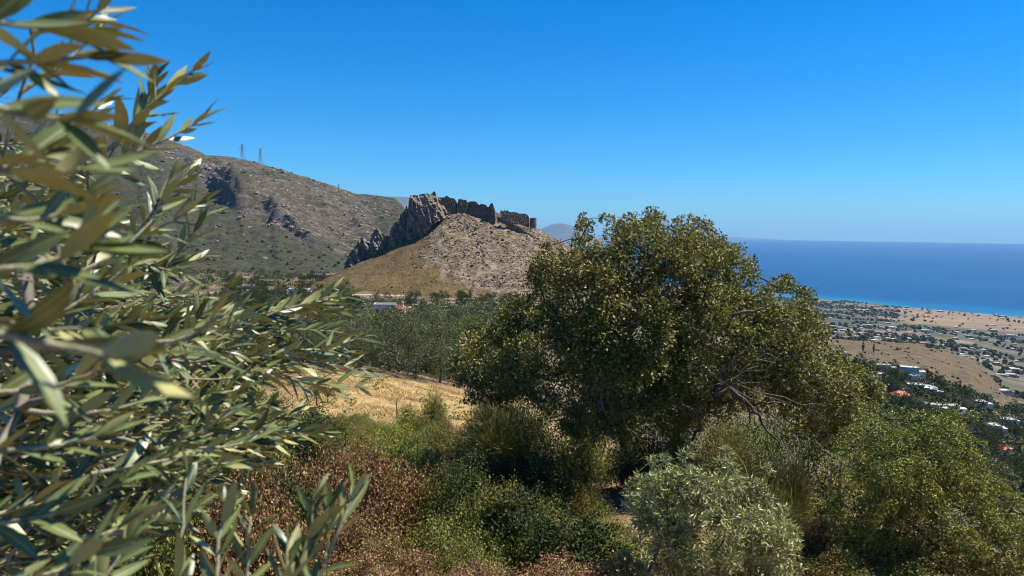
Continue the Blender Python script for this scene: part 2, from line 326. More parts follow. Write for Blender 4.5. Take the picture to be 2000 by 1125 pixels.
# ------------------------------------------------------------------ terrain
COLS = {
 -500: [(.6,-1.7),(3,-2.3),(9,-4.3),(14,-5.4),(20,-7),(46,-9.5),(100,-14),(250,-30),(500,-42),(750,-46),(1500,-46),(4000,-60),(12000,-80)],
 400: [(.6,-1.7),(3,-2.3),(6,-3.2),(8.5,-4.0),(11,-4.6),(14.5,-5.2),(18,-5.9),(22,-6.7),(26,-7.5),(31,-8.2),(46,-9),(70,-12),(120,-17),(250,-31),(400,-40),(700,-46),(1500,-50),(4000,-90),(12000,-120)],
 700: [(.6,-1.7),(3,-2.3),(6,-3.2),(8.5,-4.1),(11,-4.7),(14.5,-5.2),(18,-5.9),(22,-6.7),(26,-7.6),(31,-8.25),(46,-9),(70,-13),(120,-18.5),(200,-25.5),(260,-29.5),(330,-32),(400,-34),(480,-36),(700,-46),(1500,-60),(4000,-120),(12000,-160)],
 1000: [(.6,-1.7),(3,-2.3),(6,-3.2),(8.5,-4.2),(11,-4.7),(14,-5.1),(18,-6.1),(22,-7.2),(30,-8.6),(46,-10.5),(70,-15),(120,-20),(200,-26.5),(300,-31.5),(400,-35),(480,-36),(700,-60),(1500,-140),(3000,-215),(4500,-236),(12000,-250)],
 1300: [(.6,-1.7),(3,-2.3),(5,-3),(9,-4.2),(14,-4.8),(18,-6.2),(30,-11),(60,-19),(120,-32),(300,-60),(500,-85),(800,-120),(1500,-170),(3000,-226),(3300,-236),(12000,-280)],
 1600: [(.6,-1.7),(3,-2.2),(5,-2.8),(10,-4.6),(20,-7.6),(60,-19),(150,-40),(300,-62),(430,-76),(520,-84),(600,-87),(680,-95),(850,-126),(1100,-155),(1500,-183),(2650,-229.6),(2750,-236),(12000,-280)],
 1800: [(.6,-1.7),(3,-2.2),(5,-2.8),(10,-4.7),(20,-8),(60,-22),(150,-48),(300,-74),(430,-84),(480,-90),(560,-92),(620,-92.5),(700,-103),(850,-132),(1100,-157),(1500,-186),(2000,-215),(2330,-229.6),(2450,-236),(12000,-280)],
 1900: [(.6,-1.7),(3,-2.2),(5,-2.8),(10,-4.7),(20,-8.3),(60,-24),(150,-53),(300,-83),(430,-99),(500,-106),(600,-101),(660,-106),(800,-142),(1100,-170),(1500,-198),(2000,-222),(2230,-229.6),(2350,-236),(12000,-280)],
 2000: [(.6,-1.7),(3,-2.2),(5,-2.8),(10,-4.7),(20,-8.6),(60,-25),(150,-58),(300,-94),(400,-117),(560,-128),(700,-153),(850,-167),(1000,-180),(1500,-208),(2130,-229.6),(2250,-236),(12000,-280)],
 2500: [(.6,-1.7),(3,-2.2),(10,-4.7),(20,-9),(60,-27),(150,-63),(300,-108),(1000,-190),(1800,-229.6),(1900,-236),(12000,-280)],
}
LR = np.linspace(math.log(0.6), math.log(12000), 330)
_pxs = sorted(COLS); _th = np.array([math.atan((p - 1000) / F) for p in _pxs])
_tab = np.array([np.interp(LR, np.log(np.array([d for d, z in COLS[p]]) / math.cos(t)), [z for d, z in COLS[p]]) for p, t in zip(_pxs, _th)])
TH = np.concatenate([np.linspace(-math.pi, -0.80, 30, endpoint=False), np.linspace(-0.80, 0.80, 300), np.linspace(0.80, math.pi, 31)[1:]])
def _col_interp(th):
    t = np.clip(th, _th[0], _th[-1]); k = np.clip(np.searchsorted(_th, t) - 1, 0, len(_th) - 2)
    f = (t - _th[k]) / (_th[k + 1] - _th[k]); f = f * f * (3 - 2 * f) * 0.5 + f * 0.5
    return (1 - f)[:, None] * _tab[k] + f[:, None] * _tab[k + 1]
GZ = _col_interp(TH)                       # (ntheta, nr)
_r = np.exp(LR); _X = np.sin(TH)[:, None] * _r; _Y = np.cos(TH)[:, None] * _r
_k = np.ones(5) / 5
GZ = np.apply_along_axis(lambda a: np.convolve(np.pad(a, 2, 'edge'), _k, 'valid'), 1, GZ)
_nz = 0.10 * fbm(_X / 1.7, _Y / 1.7, 3, 3) * smooth(1.0, 4, _r) + 0.5 * fbm(_X / 14, _Y / 14, 4, 5) * smooth(18, 60, _r) + 2.6 * fbm(_X / 90, _Y / 90, 4, 8) * smooth(120, 400, _r) * (1 - 0.8 * smooth(1400, 2000, _r))
GZ = GZ + _nz
def ground_z(x, y):
    x = np.asarray(x, float); y = np.asarray(y, float)
    th = np.arctan2(x, y); lr = np.clip(np.log(np.maximum(np.hypot(x, y), .61)), LR[0], LR[-1] - 1e-6)
    i = np.clip(np.searchsorted(TH, th) - 1, 0, len(TH) - 2); fi = np.clip((th - TH[i]) / (TH[i + 1] - TH[i]), 0, 1)
    q = (lr - LR[0]) / (LR[1] - LR[0]); j = np.clip(q.astype(int) if q.ndim else int(q), 0, len(LR) - 2); fj = q - j
    return (GZ[i, j] * (1 - fi) * (1 - fj) + GZ[i + 1, j] * fi * (1 - fj) + GZ[i, j + 1] * (1 - fi) * fj + GZ[i + 1, j + 1] * fi * fj)
V = np.stack([_X, _Y, GZ], -1).reshape(-1, 3)
# land cover weights
_px = np.where(np.abs(TH) < 1.2, 1000 + F * np.tan(np.clip(TH, -1.2, 1.2)), 9999)[:, None] + 0 * _r
_d = np.cos(TH)[:, None] * _r
valley = smooth(48, 75, _r)[None] + 0 * _px
straw = smooth(29, 33, _d) * (1 - smooth(47, 52, _d)) * smooth(520, 600, _px) * (1 - smooth(925, 985, _px + 25 * fbm(_X / 3, _Y / 3, 3, 2)))
straw = np.maximum(straw, 0.55 * smooth(0.0, 0.35, fbm(_X / 4, _Y / 4, 3, 44)) * (1 - smooth(40, 60, _r))[None])
plain = smooth(650, 900, _d) * smooth(1150, 1300, _px)
kx = smooth(1590, 1640, _px) * (1 - smooth(1960, 1990, _px))
near_edge = np.interp(_px, [1600, 1700, 1800, 1900, 1990], [440, 500, 478, 500, 545]); far_edge = np.interp(_px, [1600, 1700, 1800, 1900, 1990], [660, 670, 690, 680, 600])
knoll = kx * smooth(near_edge - 14, near_edge + 6, _d) * (1 - smooth(far_edge, far_edge + 60, _d))
field = plain * np.maximum(smooth(1700, 1790, _px + 60 * fbm(_X / 120, _Y / 120, 3, 9)) * smooth(1500, 1680, _d + 160 * fbm(_X / 200, _Y / 200, 3, 4)) * (1 - smooth(2500, 2700, _d)), 0)
field = np.maximum(field, 0.9 * plain * smooth(0.3, 0.42, fbm(_X / 130, _Y / 60, 3, 21)))
A = dict(valley=valley, straw=straw, plain=plain, knoll=knoll, field=field)
tag(obj('ground', mesh_np('ground', V, [grid_faces(len(TH), len(LR))], [M['ground']], None, {k: np.clip(v, 0, 1).ravel() for k, v in A.items()}, True)), kind='structure')

# sea
TS = np.concatenate([np.linspace(-math.pi, -0.1, 24, endpoint=False), np.linspace(-0.1, 0.8, 170), np.linspace(0.8, math.pi, 30)[1:]])
RS = np.concatenate([[300], np.geomspace(1500, 6000, 100), np.geomspace(6300, 30000, 24)])
sx = np.sin(TS)[:, None] * RS; sy = np.cos(TS)[:, None] * RS
shal = 1 - smooth(0, 1.0, np.clip((HORIZ_SEA - ground_z(sx, sy)) / 11.0, 0, 1))
tag(obj('sea', mesh_np('sea', np.stack([sx, sy, np.full_like(sx, HORIZ_SEA)], -1).reshape(-1, 3), [grid_faces(len(TS), len(RS))], [M['sea']], None, {'shallow': shal.ravel()}, True)), kind='structure')

# castle hill
HD = 480.0
_hx = np.array([P(p, 450, HD)[0] for p in (540, 620, 680, 720, 780, 830, 860, 900, 965, 1047, 1080, 1150, 1250, 1340)])
_hz = np.array([P(p, y, HD)[2] for p, y in ((540, 590), (620, 553), (680, 523), (720, 505), (780, 468), (830, 446), (860, 420), (900, 413), (965, 429), (1047, 446), (1080, 464), (1150, 500), (1250, 556), (1340, 590))])
def hill_z(x, y):
    zc = np.interp(x, _hx, _hz)
    # soften the crest line
    zc = (zc + np.interp(x - 4, _hx, _hz) + np.interp(x + 4, _hx, _hz)) / 3
    base = -40.0; v = y - HD
    front = np.clip(1 + v / 118.0, 0, 1); back = np.clip(1 - v / 95.0, 0, 1)
    g = np.where(v < 0, 0.72 * front + 0.28 * front ** 2.2, back ** 0.9)
    rk = hill_rock(x, y)
    z = base + np.maximum(zc - base, 0) * g + 2.4 * fbm(x / 26, y / 40, 4, 31) * smooth(0, 22, np.abs(v) + 4) + 1.1 * (ridged((x + 30) / 24, y / 90, 3, 34) - .6) + (0.4 + 3.4 * rk) * (ridged(x / 8, y / 6, 4, 33) - 0.6) + 0.25 * fbm(x / 2.5, y / 2.5, 3, 35)
    return z
def hill_rock(x, y):
    # rocky upper right flank of the cone
    q = (x + 55) * 0.55 + (y - HD) * 0.58 + 30 - 6 * fbm(x / 14, y / 14, 3, 37)
    return smooth(-14, 10, q) * smooth(-80, -38, x + 0.15 * (y - HD) + 16 * fbm(x / 13, y / 13, 4, 39))
gx = np.linspace(-165, 125, 300); gy = np.concatenate([np.linspace(345, 486, 170), np.linspace(490, 590, 22)])
HX, HY = np.meshgrid(gx, gy); HZ = hill_z(HX, HY)
tag(obj('hill', mesh_np('hill', np.stack([HX, HY, HZ], -1).reshape(-1, 3), [grid_faces(len(gy), len(gx))], [M['hill']], None, {'rock': hill_rock(HX, HY).ravel()}, True)), kind='structure')
def top_z(x, y): return np.maximum(ground_z(x, y), np.where((np.abs(x + 20) < 145) & (y > 345) & (y < 590), hill_z(x, y), -999))

# mountain on the left
crest = [(-500, 120), (-300, 165), (0, 205), (180, 232), (240, 250), (300, 263), (380, 291), (405, 303), (450, 306), (480, 312), (540, 329), (600, 346), (660, 366), (690, 378), (740, 382), (772, 387), (786, 400), (800, 425), (830, 462), (900, 510), (1000, 560)]
mp = np.linspace(-480, 1000, 440)
cyv = np.interp(mp, [c[0] for c in crest], [c[1] for c in crest])
Dc = np.interp(mp, [-480, 0, 450, 790, 1000], [1250, 1400, 1500, 1500, 1400]); Db = np.interp(mp, [-480, 300, 600, 800, 1000], [600, 640, 760, 860, 900])
sv = np.concatenate([np.linspace(0, 1, 190), np.linspace(1.02, 1.5, 14)])
MX = np.zeros((len(sv), len(mp), 3)); rock = np.zeros(MX.shape[:2]); cliff = np.zeros(MX.shape[:2])
Cp = np.array([P(a, b, c) for a, b, c in zip(mp, cyv, Dc)])
for i, s in enumerate(sv):
    D = Db + (Dc - Db) * s
    x = (Cp[:, 0] / Dc) * D
    zb = -52.0
    f = np.where(s <= 1, 0.55 * min(s, 1) + 0.45 * min(s, 1) ** 1.9, 1 - 1.1 * (s - 1))
    z = zb + (Cp[:, 2] - zb) * f
    MX[i, :, 0] = x; MX[i, :, 1] = D; MX[i, :, 2] = z
x, y = MX[..., 0], MX[..., 1]
PXm, PYm = pix(MX)
w_in = np.clip(np.minimum(sv, 1)[:, None] * 6, 0, 1) * np.where(sv[:, None] > 0.93, np.clip((1 - sv[:, None]) / 0.07, 0.12, 1), 1)
MX[..., 2] += w_in * (34 * (ridged((x + .35 * y) / 190 + 0.3, y / 520, 5, 51) - 0.62) + 13 * (ridged((x + .5 * y) / 62, (y - .5 * x) / 120, 5, 55) - 0.6)) + w_in * 3.2 * (ridged((x + .6 * y) / 26, (x - .6 * y) / 16, 4, 58) - .6) + 1.2 * fbm(x / 12, y / 12, 4, 57)
# cliff bands: right side stands above the left
wob = 10 * fbm(x / 60, y / 60, 4, 61) + 5 * fbm(x / 16, y / 16, 3, 62)
def band(pts, h, wd):
    a = np.interp(PYm, [p[1] for p in pts], [p[0] for p in pts]) + wob * 1.6
    inr = smooth(pts[0][1] - 12, pts[0][1] + 6, PYm) * (1 - smooth(pts[-1][1] - 30, pts[-1][1] + 6, PYm))
    s = smooth(-wd, wd, PXm - a) * (1 - smooth(25, 95, PXm - a))
    MX[..., 2] += h * s * inr * np.clip((.93 - sv[:, None]) / .4, 0, 1)
    return inr * np.exp(-((PXm - a) / (wd * 1.25)) ** 2)
cl = band([(300, 268), (345, 305), (400, 350), (430, 395), (480, 428)], 34, 8)
cl = np.maximum(cl, band([(400, 330), (425, 360), (450, 395), (485, 425)], 22, 7))
cl = np.maximum(cl, band([(515, 425), (545, 445), (590, 462), (625, 482)], 20, 8))
rock = smooth(-60, 90, PXm - np.interp(PYm, [270, 310, 430, 480, 540], [230, 300, 470, 600, 720])) * (1 - 0.8 * smooth(690, 790, PXm)) * (1 - smooth(470, 520, PYm))
rock = np.clip(rock + 0.35 * smooth(-0.1, 0.4, fbm(x / 120, y / 120, 4, 66)), 0, 1)
tag(obj('mountain', mesh_np('mountain', MX.reshape(-1, 3), [grid_faces(len(sv), len(mp))], [M['mountain']], None, {'rock': rock.ravel(), 'cliff': np.clip(cl, 0, 1).ravel()}, True)), kind='structure')

# far hills
def far_ridge(name, pts, D, depth, seed, label):
    ps = np.linspace(pts[0][0], pts[-1][0], 90); yy = np.interp(ps, [p[0] for p in pts], [p[1] for p in pts])
    C = np.array([P(a, b, D) for a, b in zip(ps, yy)]); s = np.linspace(-1, 1, 41)
    Vv = np.zeros((41, 90, 3)); z0 = -240.0
    for i, q in enumerate(s):
        Vv[i, :, 0] = C[:, 0]; Vv[i, :, 1] = D + q * depth
        Vv[i, :, 2] = z0 + (C[:, 2] - z0) * (1 - abs(q) ** 1.3) + (1 - abs(q)) * abs(q) * 0.12 * depth * (ridged(C[:, 0] / (depth * .4), (D + q * depth) / (depth * .4), 4, seed) - 0.55)
    tag(obj(name, mesh_np(name, Vv.reshape(-1, 3), [grid_faces(41, 90)], [M['far_hill']], None, None, True)), kind='structure')
far_ridge('far_hill', [(960, 500), (1010, 470), (1040, 456), (1062, 445), (1080, 438), (1095, 436), (1110, 439), (1130, 450), (1150, 462), (1180, 476), (1230, 500)], 18000, 5000, 71, '')
far_ridge('far_hill', [(560, 420), (680, 392), (740, 384), (775, 384), (800, 385), (840, 400), (900, 440)], 13000, 3500, 72, '')
far_ridge('island', [(1280, 470), (1330, 462), (1400, 461), (1440, 463), (1500, 466.5), (1560, 470)], 29000, 900, 73, '')

# ------------------------------------------------------------------ rocks
_uh = {}
def hull_rock(rng, n=14):
    """unit angular rock: bmesh convex hull of random points"""
    import bmesh
    bm = bmesh.new()
    p = unit(rng.normal(size=(n, 3))) * rng.uniform(0.75, 1.0, (n, 1))
    for q in p: bm.verts.new(q)
    r = bmesh.ops.convex_hull(bm, input=bm.verts)
    bmesh.ops.delete(bm, geom=[v for v in bm.verts if not v.link_faces], context='VERTS')
    bmesh.ops.triangulate(bm, faces=bm.faces)
    bm.verts.index_update()
    V = np.array([v.co[:] for v in bm.verts]); T = np.array([[v.index for v in f.verts] for f in bm.faces]); bm.free(); return V, T
_rr = np.random.default_rng(5); ROCKS = [hull_rock(_rr, k) for k in (9, 10, 11, 12, 13, 14, 16, 18)]
def rot_rand(rng, tilt=None):
    q = unit(rng.normal(size=4)); w_, x_, y_, z_ = q
    return np.array([[1 - 2 * (y_ * y_ + z_ * z_), 2 * (x_ * y_ - z_ * w_), 2 * (x_ * z_ + y_ * w_)], [2 * (x_ * y_ + z_ * w_), 1 - 2 * (x_ * x_ + z_ * z_), 2 * (y_ * z_ - x_ * w_)], [2 * (x_ * z_ - y_ * w_), 2 * (y_ * z_ + x_ * w_), 1 - 2 * (x_ * x_ + y_ * y_)]])
def rocks_mesh(name, C, S, rng, mat, stretch=(1, 1, 0.8), lean=None):
    mb = MB()
    for c, s in zip(C, S):
        v, t = ROCKS[rng.integers(len(ROCKS))]
        v = (v @ rot_rand(rng).T) * (np.array(stretch) * rng.uniform(0.7, 1.3, 3))
        if lean is not None: v = v @ lean
        mb.add(v * s + c, [t])
    return mb.mesh(name, [mat])
def crag(top, bot, D, thick, label, seed):
    """a jagged rock mass under a ragged crest line, with real depth: leaning strata, ledges and cracks"""
    rng = np.random.default_rng(seed); t = np.array(top, float); b_ = np.array(bot, float); x0, x1 = t[0, 0], t[-1, 0]
    nx = int((x1 - x0) * D / F / .42); nz = 46; xs = np.linspace(x0, x1, nx); wx = (xs - 1000) * D / F
    ty = np.interp(xs, t[:, 0], t[:, 1]) - 3.6 * fbm(wx / 2.2 + seed, wx * 0 + seed, 3, seed) - 1.6 * (vnoise(wx / .8, wx * 0, seed + 5) - .5); by_ = np.interp(xs, b_[:, 0], b_[:, 1]) + 7
    u = np.linspace(0, 1, nx); side = np.clip(np.sin(math.pi * np.clip(u, .02, .98)), 0, 1) ** .35
    V_ = []
    for sg in (-1, 1):
        G = np.zeros((nz, nx, 3))
        for j in range(nz):
            q = j / (nz - 1); yy = by_ + (ty - by_) * q; base = np.array([P(a, c, D) for a, c in zip(xs, yy)])
            hz = base[:, 2]; s1 = wx + .45 * hz; s2 = hz - .45 * wx
            n1 = vnoise(s1 / 3.2, s2 / 9 + seed, seed + 1) ; n1 = np.floor(n1 * 5) / 5 * .6 + n1 * .4
            n2 = vnoise(s1 / 1.1, s2 / 3.4, seed + 2); n2 = np.floor(n2 * 4) / 4; n3 = vnoise(s1 / .6, s2 / .9, seed + 3)
            dep = thick * .5 * side * math.sqrt(max(.04, 1 - q ** 2.2)) + (n1 - .4) * 8.5 * (1 - .55 * q) + (n2 - .4) * 3.4 + (n3 - .5) * 1.2
            G[j] = base; G[j, :, 1] += sg * np.maximum(dep, .4)
            G[j, :, 0] += (n2 - .5) * 1.6; G[j, :, 2] += (n3 - .5) * .5 * (q < .99)
        V_.append(G)
    base = P((x0 + x1) / 2, bot[0][1], D); mb = MB(); g = grid_faces(nz, nx)
    mb.add(V_[0].reshape(-1, 3) - base, [g]); mb.add(V_[1].reshape(-1, 3) - base, [g[:, ::-1]])
    def strip(a, c):
        n_ = len(a); i = np.arange(n_ - 1); mb.add(np.concatenate([a, c]) - base, [np.stack([i, i + 1, i + 1 + n_, i + n_], -1)])
    strip(V_[0][-1], V_[1][-1]); strip(V_[0][:, 0], V_[1][:, 0]); strip(V_[0][:, -1], V_[1][:, -1])
    return tag(obj('rock_crag', mb.mesh('rock_crag', [M['crag']]), None, base), label, 'rock', 'crags on the castle hill')
def inside(o, p):
    x, y = p; c = False; j = len(o) - 1
    for i in range(len(o)):
        if (o[i][1] > y) != (o[j][1] > y) and x < (o[j][0] - o[i][0]) * (y - o[i][1]) / (o[j][1] - o[i][1]) + o[i][0]: c = not c
        j = i
    return c
def edge_dist(o, p):
    a = np.asarray(o, float); b = np.roll(a, -1, 0); ab = b - a; t = np.clip(((p - a) * ab).sum(1) / (ab ** 2).sum(1), 0, 1)
    return np.linalg.norm(a + ab * t[:, None] - p, axis=1).min()
crag([(796, 440), (797, 420), (800, 396), (803, 383), (808, 383.5), (816, 381), (821, 378.5), (831, 380), (843, 378.5), (850, 384), (859, 388), (866, 402), (873, 414)], [(796, 463), (816, 459), (835, 451), (850, 434), (873, 416)], 479, 24, 'tallest grey crag at the top of the castle hill, left of the walls', 101)
crag([(759, 470), (763, 451), (768, 440), (770, 432.5), (773, 432.5), (778, 437), (782, 423), (788, 414), (791, 407), (794, 403), (798, 404), (800, 425)], [(759, 482), (774, 474), (785, 469), (800, 462)], 482, 15, 'narrow dark crag stepping down beside the tallest crag', 102)
crag([(724, 476), (727, 462), (731, 449), (737, 448), (742, 452), (752, 456), (760, 460), (763, 470)], [(724, 498), (737, 489), (751, 485), (763, 480)], 483, 12, 'blocky dark rock knob standing in a gap of the ridge', 103)
crag([(674, 521), (679, 508), (684, 498), (687, 486), (693, 485), (698, 475), (702, 465), (710, 465), (717, 472), (726, 477)], [(674, 525), (691, 518), (710, 509), (726, 498)], 484, 12, 'lowest dark slanting crag above the grassy spur', 104)
# boulders strewn over the rocky flank
rng = np.random.default_rng(12)
bx = rng.uniform(-85, 60, 14000); by = rng.uniform(395, 482, 14000)
k = rng.random(14000) < (hill_rock(bx, by) ** 1.5) * smooth(-0.35, 0.25, fbm(bx / 9, by / 9, 3, 81)) * 0.62 + 0.006
bx, by = bx[k], by[k]; S = 0.3 + 1.0 * rng.random(len(bx)) ** 3.2
tag(obj('boulders', rocks_mesh('boulders', np.stack([bx, by, hill_z(bx, by) + 0.1], -1), S, rng, M['pale_rock'], (1, 1, 0.75))), 'pale boulders strewn over the rocky castle hillside', 'rocks', kind='stuff')
# rock outcrops on the mountain
rng = np.random.default_rng(13); fl = MX.reshape(-1, 3); cf = np.clip(cl, 0, 1).ravel(); rk_ = rock.ravel()
pr = cf * 3 + rk_ * 0.45 + 0.01
for mt, cnt_, lab in (('rock', 1500, 'grey rock outcrops scattered over the mountainside'), ('pale_rock', 700, 'pale rocks strewn over the mountainside')):
    ii = rng.choice(len(fl), cnt_, p=pr / pr.sum())
    tag(obj('outcrops', rocks_mesh('outcrops', fl[ii] + rng.normal(size=(cnt_, 3)) * (1.5, 1.5, 0.3), 0.9 + 3.6 * rng.random(cnt_) ** 2.8, rng, M[mt], (1.25, 1, 0.8))), lab, 'rocks', kind='stuff')

# ------------------------------------------------------------------ castle ruin
def ruin_wall(parent, name, top, bot, D0, D1, thick, seed, step=0.45):
    """rough masonry wall: ragged top outline over a footing line, real thickness"""
    rng = np.random.default_rng(seed)
    t = np.array(top, float); b_ = np.array(bot, float); x0, x1 = t[0, 0], t[-1, 0]
    nx = max(4, int((x1 - x0) * D0 / F / step)); xs = np.linspace(x0, x1, nx); nz = 12
    ty = np.interp(xs, t[:, 0], t[:, 1]) + rng.uniform(-0.7, 0.7, nx); by_ = np.interp(xs, b_[:, 0], b_[:, 1]) + 6
    Ds = np.interp(xs, [x0, x1], [D0, D1])
    Fv = np.zeros((nz, nx, 3)); Bv = np.zeros((nz, nx, 3))
    for j in range(nz):
        q = j / (nz - 1)
        for i in range(nx):
            p = P(xs[i], by_[i] + (ty[i] - by_[i]) * q, Ds[i])
            Fv[j, i] = p + (0, -thick / 2 + rng.uniform(-.2, .2) + 0.3 * q, 0); Bv[j, i] = p + (0, thick / 2 + rng.uniform(-.2, .2) - 0.3 * q, 0)
    mb = MB(); g = grid_faces(nz, nx); mb.add(Fv.reshape(-1, 3), [g]); mb.add(Bv.reshape(-1, 3), [g[:, ::-1]])
    def strip(a, c):
        n_ = len(a); i = np.arange(n_ - 1); mb.add(np.concatenate([a, c]), [np.stack([i, i + 1, i + 1 + n_, i + n_], -1)])
    strip(Fv[-1], Bv[-1]); strip(Fv[:, 0], Bv[:, 0]); strip(Fv[:, -1], Bv[:, -1])
    c = np.array(parent.location); mb.V = [v - c for v in mb.V]
    return obj(name, mb.mesh(name, [M['castle_stone']]), parent)
cas = empty('castle_ruin', P(940, 428, 482)); tag(cas, 'ruined brown stone castle walls along the crest of the rocky hill', 'castle')
ruin_wall(cas, 'turret', [(844.5, 377), (846, 374.5), (850, 374), (851.5, 380), (853, 384)], [(844, 388), (853, 392)], 480, 480, 3.0, 1, 0.35)
ruin_wall(cas, 'wall', [(850, 386), (860, 386), (869, 385.6), (871, 382.5), (874, 382), (878, 386), (884, 387), (888, 388), (890, 391), (892, 396)], [(850, 396), (856, 398), (870, 413), (892, 412)], 479, 481, 4, 2)
ruin_wall(cas, 'wall', [(892.5, 397), (895, 396), (896, 388), (897.5, 388.5), (898.5, 391), (900, 388), (901.5, 388.5), (902.5, 390.5), (908, 390), (911, 391), (914, 395.5)], [(892, 410), (914, 414)], 480, 481, 5, 3, 0.35)
ruin_wall(cas, 'wall', [(914, 396), (917, 394), (921, 393.5), (926, 393), (931, 394.5), (934, 399), (936, 400), (940, 398), (945, 399), (950, 401), (953, 405), (956, 404)], [(914, 413), (920, 413), (936, 419), (956, 427)], 481, 477, 3, 4)
ruin_wall(cas, 'tower', [(954, 406), (956.5, 401), (959, 398), (962, 397), (964, 402), (966, 407), (967.5, 413)], [(953, 428), (960, 430), (968, 428)], 476, 476, 5, 5, 0.35)
ruin_wall(cas, 'wall', [(968, 414), (972, 416), (979, 417)], [(968, 426), (979, 424)], 479, 490, 2.4, 6)
ruin_wall(cas, 'wall', [(977, 413), (978.5, 410), (980, 410), (980.6, 412.4), (984, 412.4), (984.6, 410), (987, 410), (987.5, 412), (989.5, 412), (990, 410.4), (992.5, 410.6), (993, 414), (1002, 414), (1004, 413.4), (1006, 415), (1016, 417), (1022, 418), (1026, 417.4), (1030, 420), (1033, 423), (1034, 426)], [(977, 424), (990, 430), (1000, 435), (1008, 440), (1034, 442)], 494, 500, 3, 7)
rt = MB(); tb = P(1041, 447, 497); th = np.arange(18) * 2 * math.pi / 18; R_ = 2.25
rng = np.random.default_rng(8); rings = []
for q in np.linspace(0, 1, 10):
    zz = -2.5 + q * 9.6 + (rng.uniform(-0.5, 0.5, 18) if q == 1 else 0)
    rr = R_ * (1.06 - 0.08 * q) + rng.uniform(-0.1, 0.1, 18)
    rings.append(np.stack([np.cos(th) * rr, np.sin(th) * rr, np.broadcast_to(zz, 18)], -1))
Vr = np.concatenate(rings); i_ = np.arange(9)[:, None] * 18 + np.arange(18)[None]; j_ = np.arange(9)[:, None] * 18 + (np.arange(18)[None] + 1) % 18
rt.add(Vr + tb - np.array(cas.location), [np.stack([i_, j_, j_ + 18, i_ + 18], -1).reshape(-1, 4)])
rt.add(np.concatenate([rings[-1], [[0, 0, 6.4]]]) + tb - np.array(cas.location), [np.array([[k, (k + 1) % 18, 18] for k in range(18)])])
tag(obj('round_tower', rt.mesh('round_tower', [M['castle_stone']]), cas))
ruin_wall(cas, 'stepped_wall', [(971, 422.5), (980, 424.5), (986, 427), (993, 431), (1000, 435.5), (1010, 441), (1018, 446), (1026, 451.5), (1036, 458), (1048, 464.5), (1060, 473)], [(971, 426), (986, 432), (1000, 443), (1012, 450), (1026, 457.5), (1036, 461), (1048, 467), (1060, 476)], 470, 468, 2.2, 9)

# ------------------------------------------------------------------ pylons
def pylon(px, py0, py1, D, label, arms):
    b0 = P(px, py1, D); h = P(px, py0, D)[2] - b0[2]
    root = empty('pylon', b0); tag(root, label, 'pylon', 'power pylons on the mountain ridge')
    mb = MB(); r = 0.22; wb = h * 0.13; lv = [0, .18, .35, .5, .62, .74, .86, 1.0]
    wd = [wb * (1 - 0.86 * min(1, q / 0.62)) + (0.02 * h if q < 0.99 else 0) for q in lv]
    cs = [[np.array([sx_ * w_, sy_ * w_, q * h]) for sx_, sy_ in ((-1, -1), (1, -1), (1, 1), (-1, 1))] for q, w_ in zip(lv, wd)]
    for a in range(4):
        mb.tube([c[a] for c in cs], r, 4)
        for i in range(len(lv) - 1):
            mb.tube([cs[i][a], cs[i + 1][(a + 1) % 4]], r * .6, 3); mb.tube([cs[i][(a + 1) % 4], cs[i + 1][a]], r * .6, 3)
            mb.tube([cs[i + 1][a], cs[i + 1][(a + 1) % 4]], r * .6, 3)
    obj('lattice_mast', mb.mesh('lattice_mast', [M['steel']]), root)
    for q, l in arms:
        m2 = MB()
        for s in (-1, 1):
            tip = np.array([s * l * h, 0, q * h])
            for dy in (-.02 * h, .02 * h):
                m2.tube([[0, dy, q * h - .012 * h], tip], r * .7, 3); m2.tube([[0, dy, q * h + .05 * h], tip], r * .7, 3)
            m2.tube([tip, tip - (0, 0, .06 * h)], r * .7, 4)
        obj('cross_arm', m2.mesh('cross_arm', [M['steel']]), root)
pylon(473.5, 281, 310, 1500, 'larger lattice pylon with three wide arms on the ridge', ((.62, .27), (.78, .2), (.93, .15)))
pylon(509, 289, 321, 1500, 'slimmer lattice pylon with short arms, second along the ridge', ((.70, .12), (.86, .09)))
pylon(661, 360, 368, 1520, 'tiny lone pylon far down the ridge', ((.70, .25), (.88, .18)))

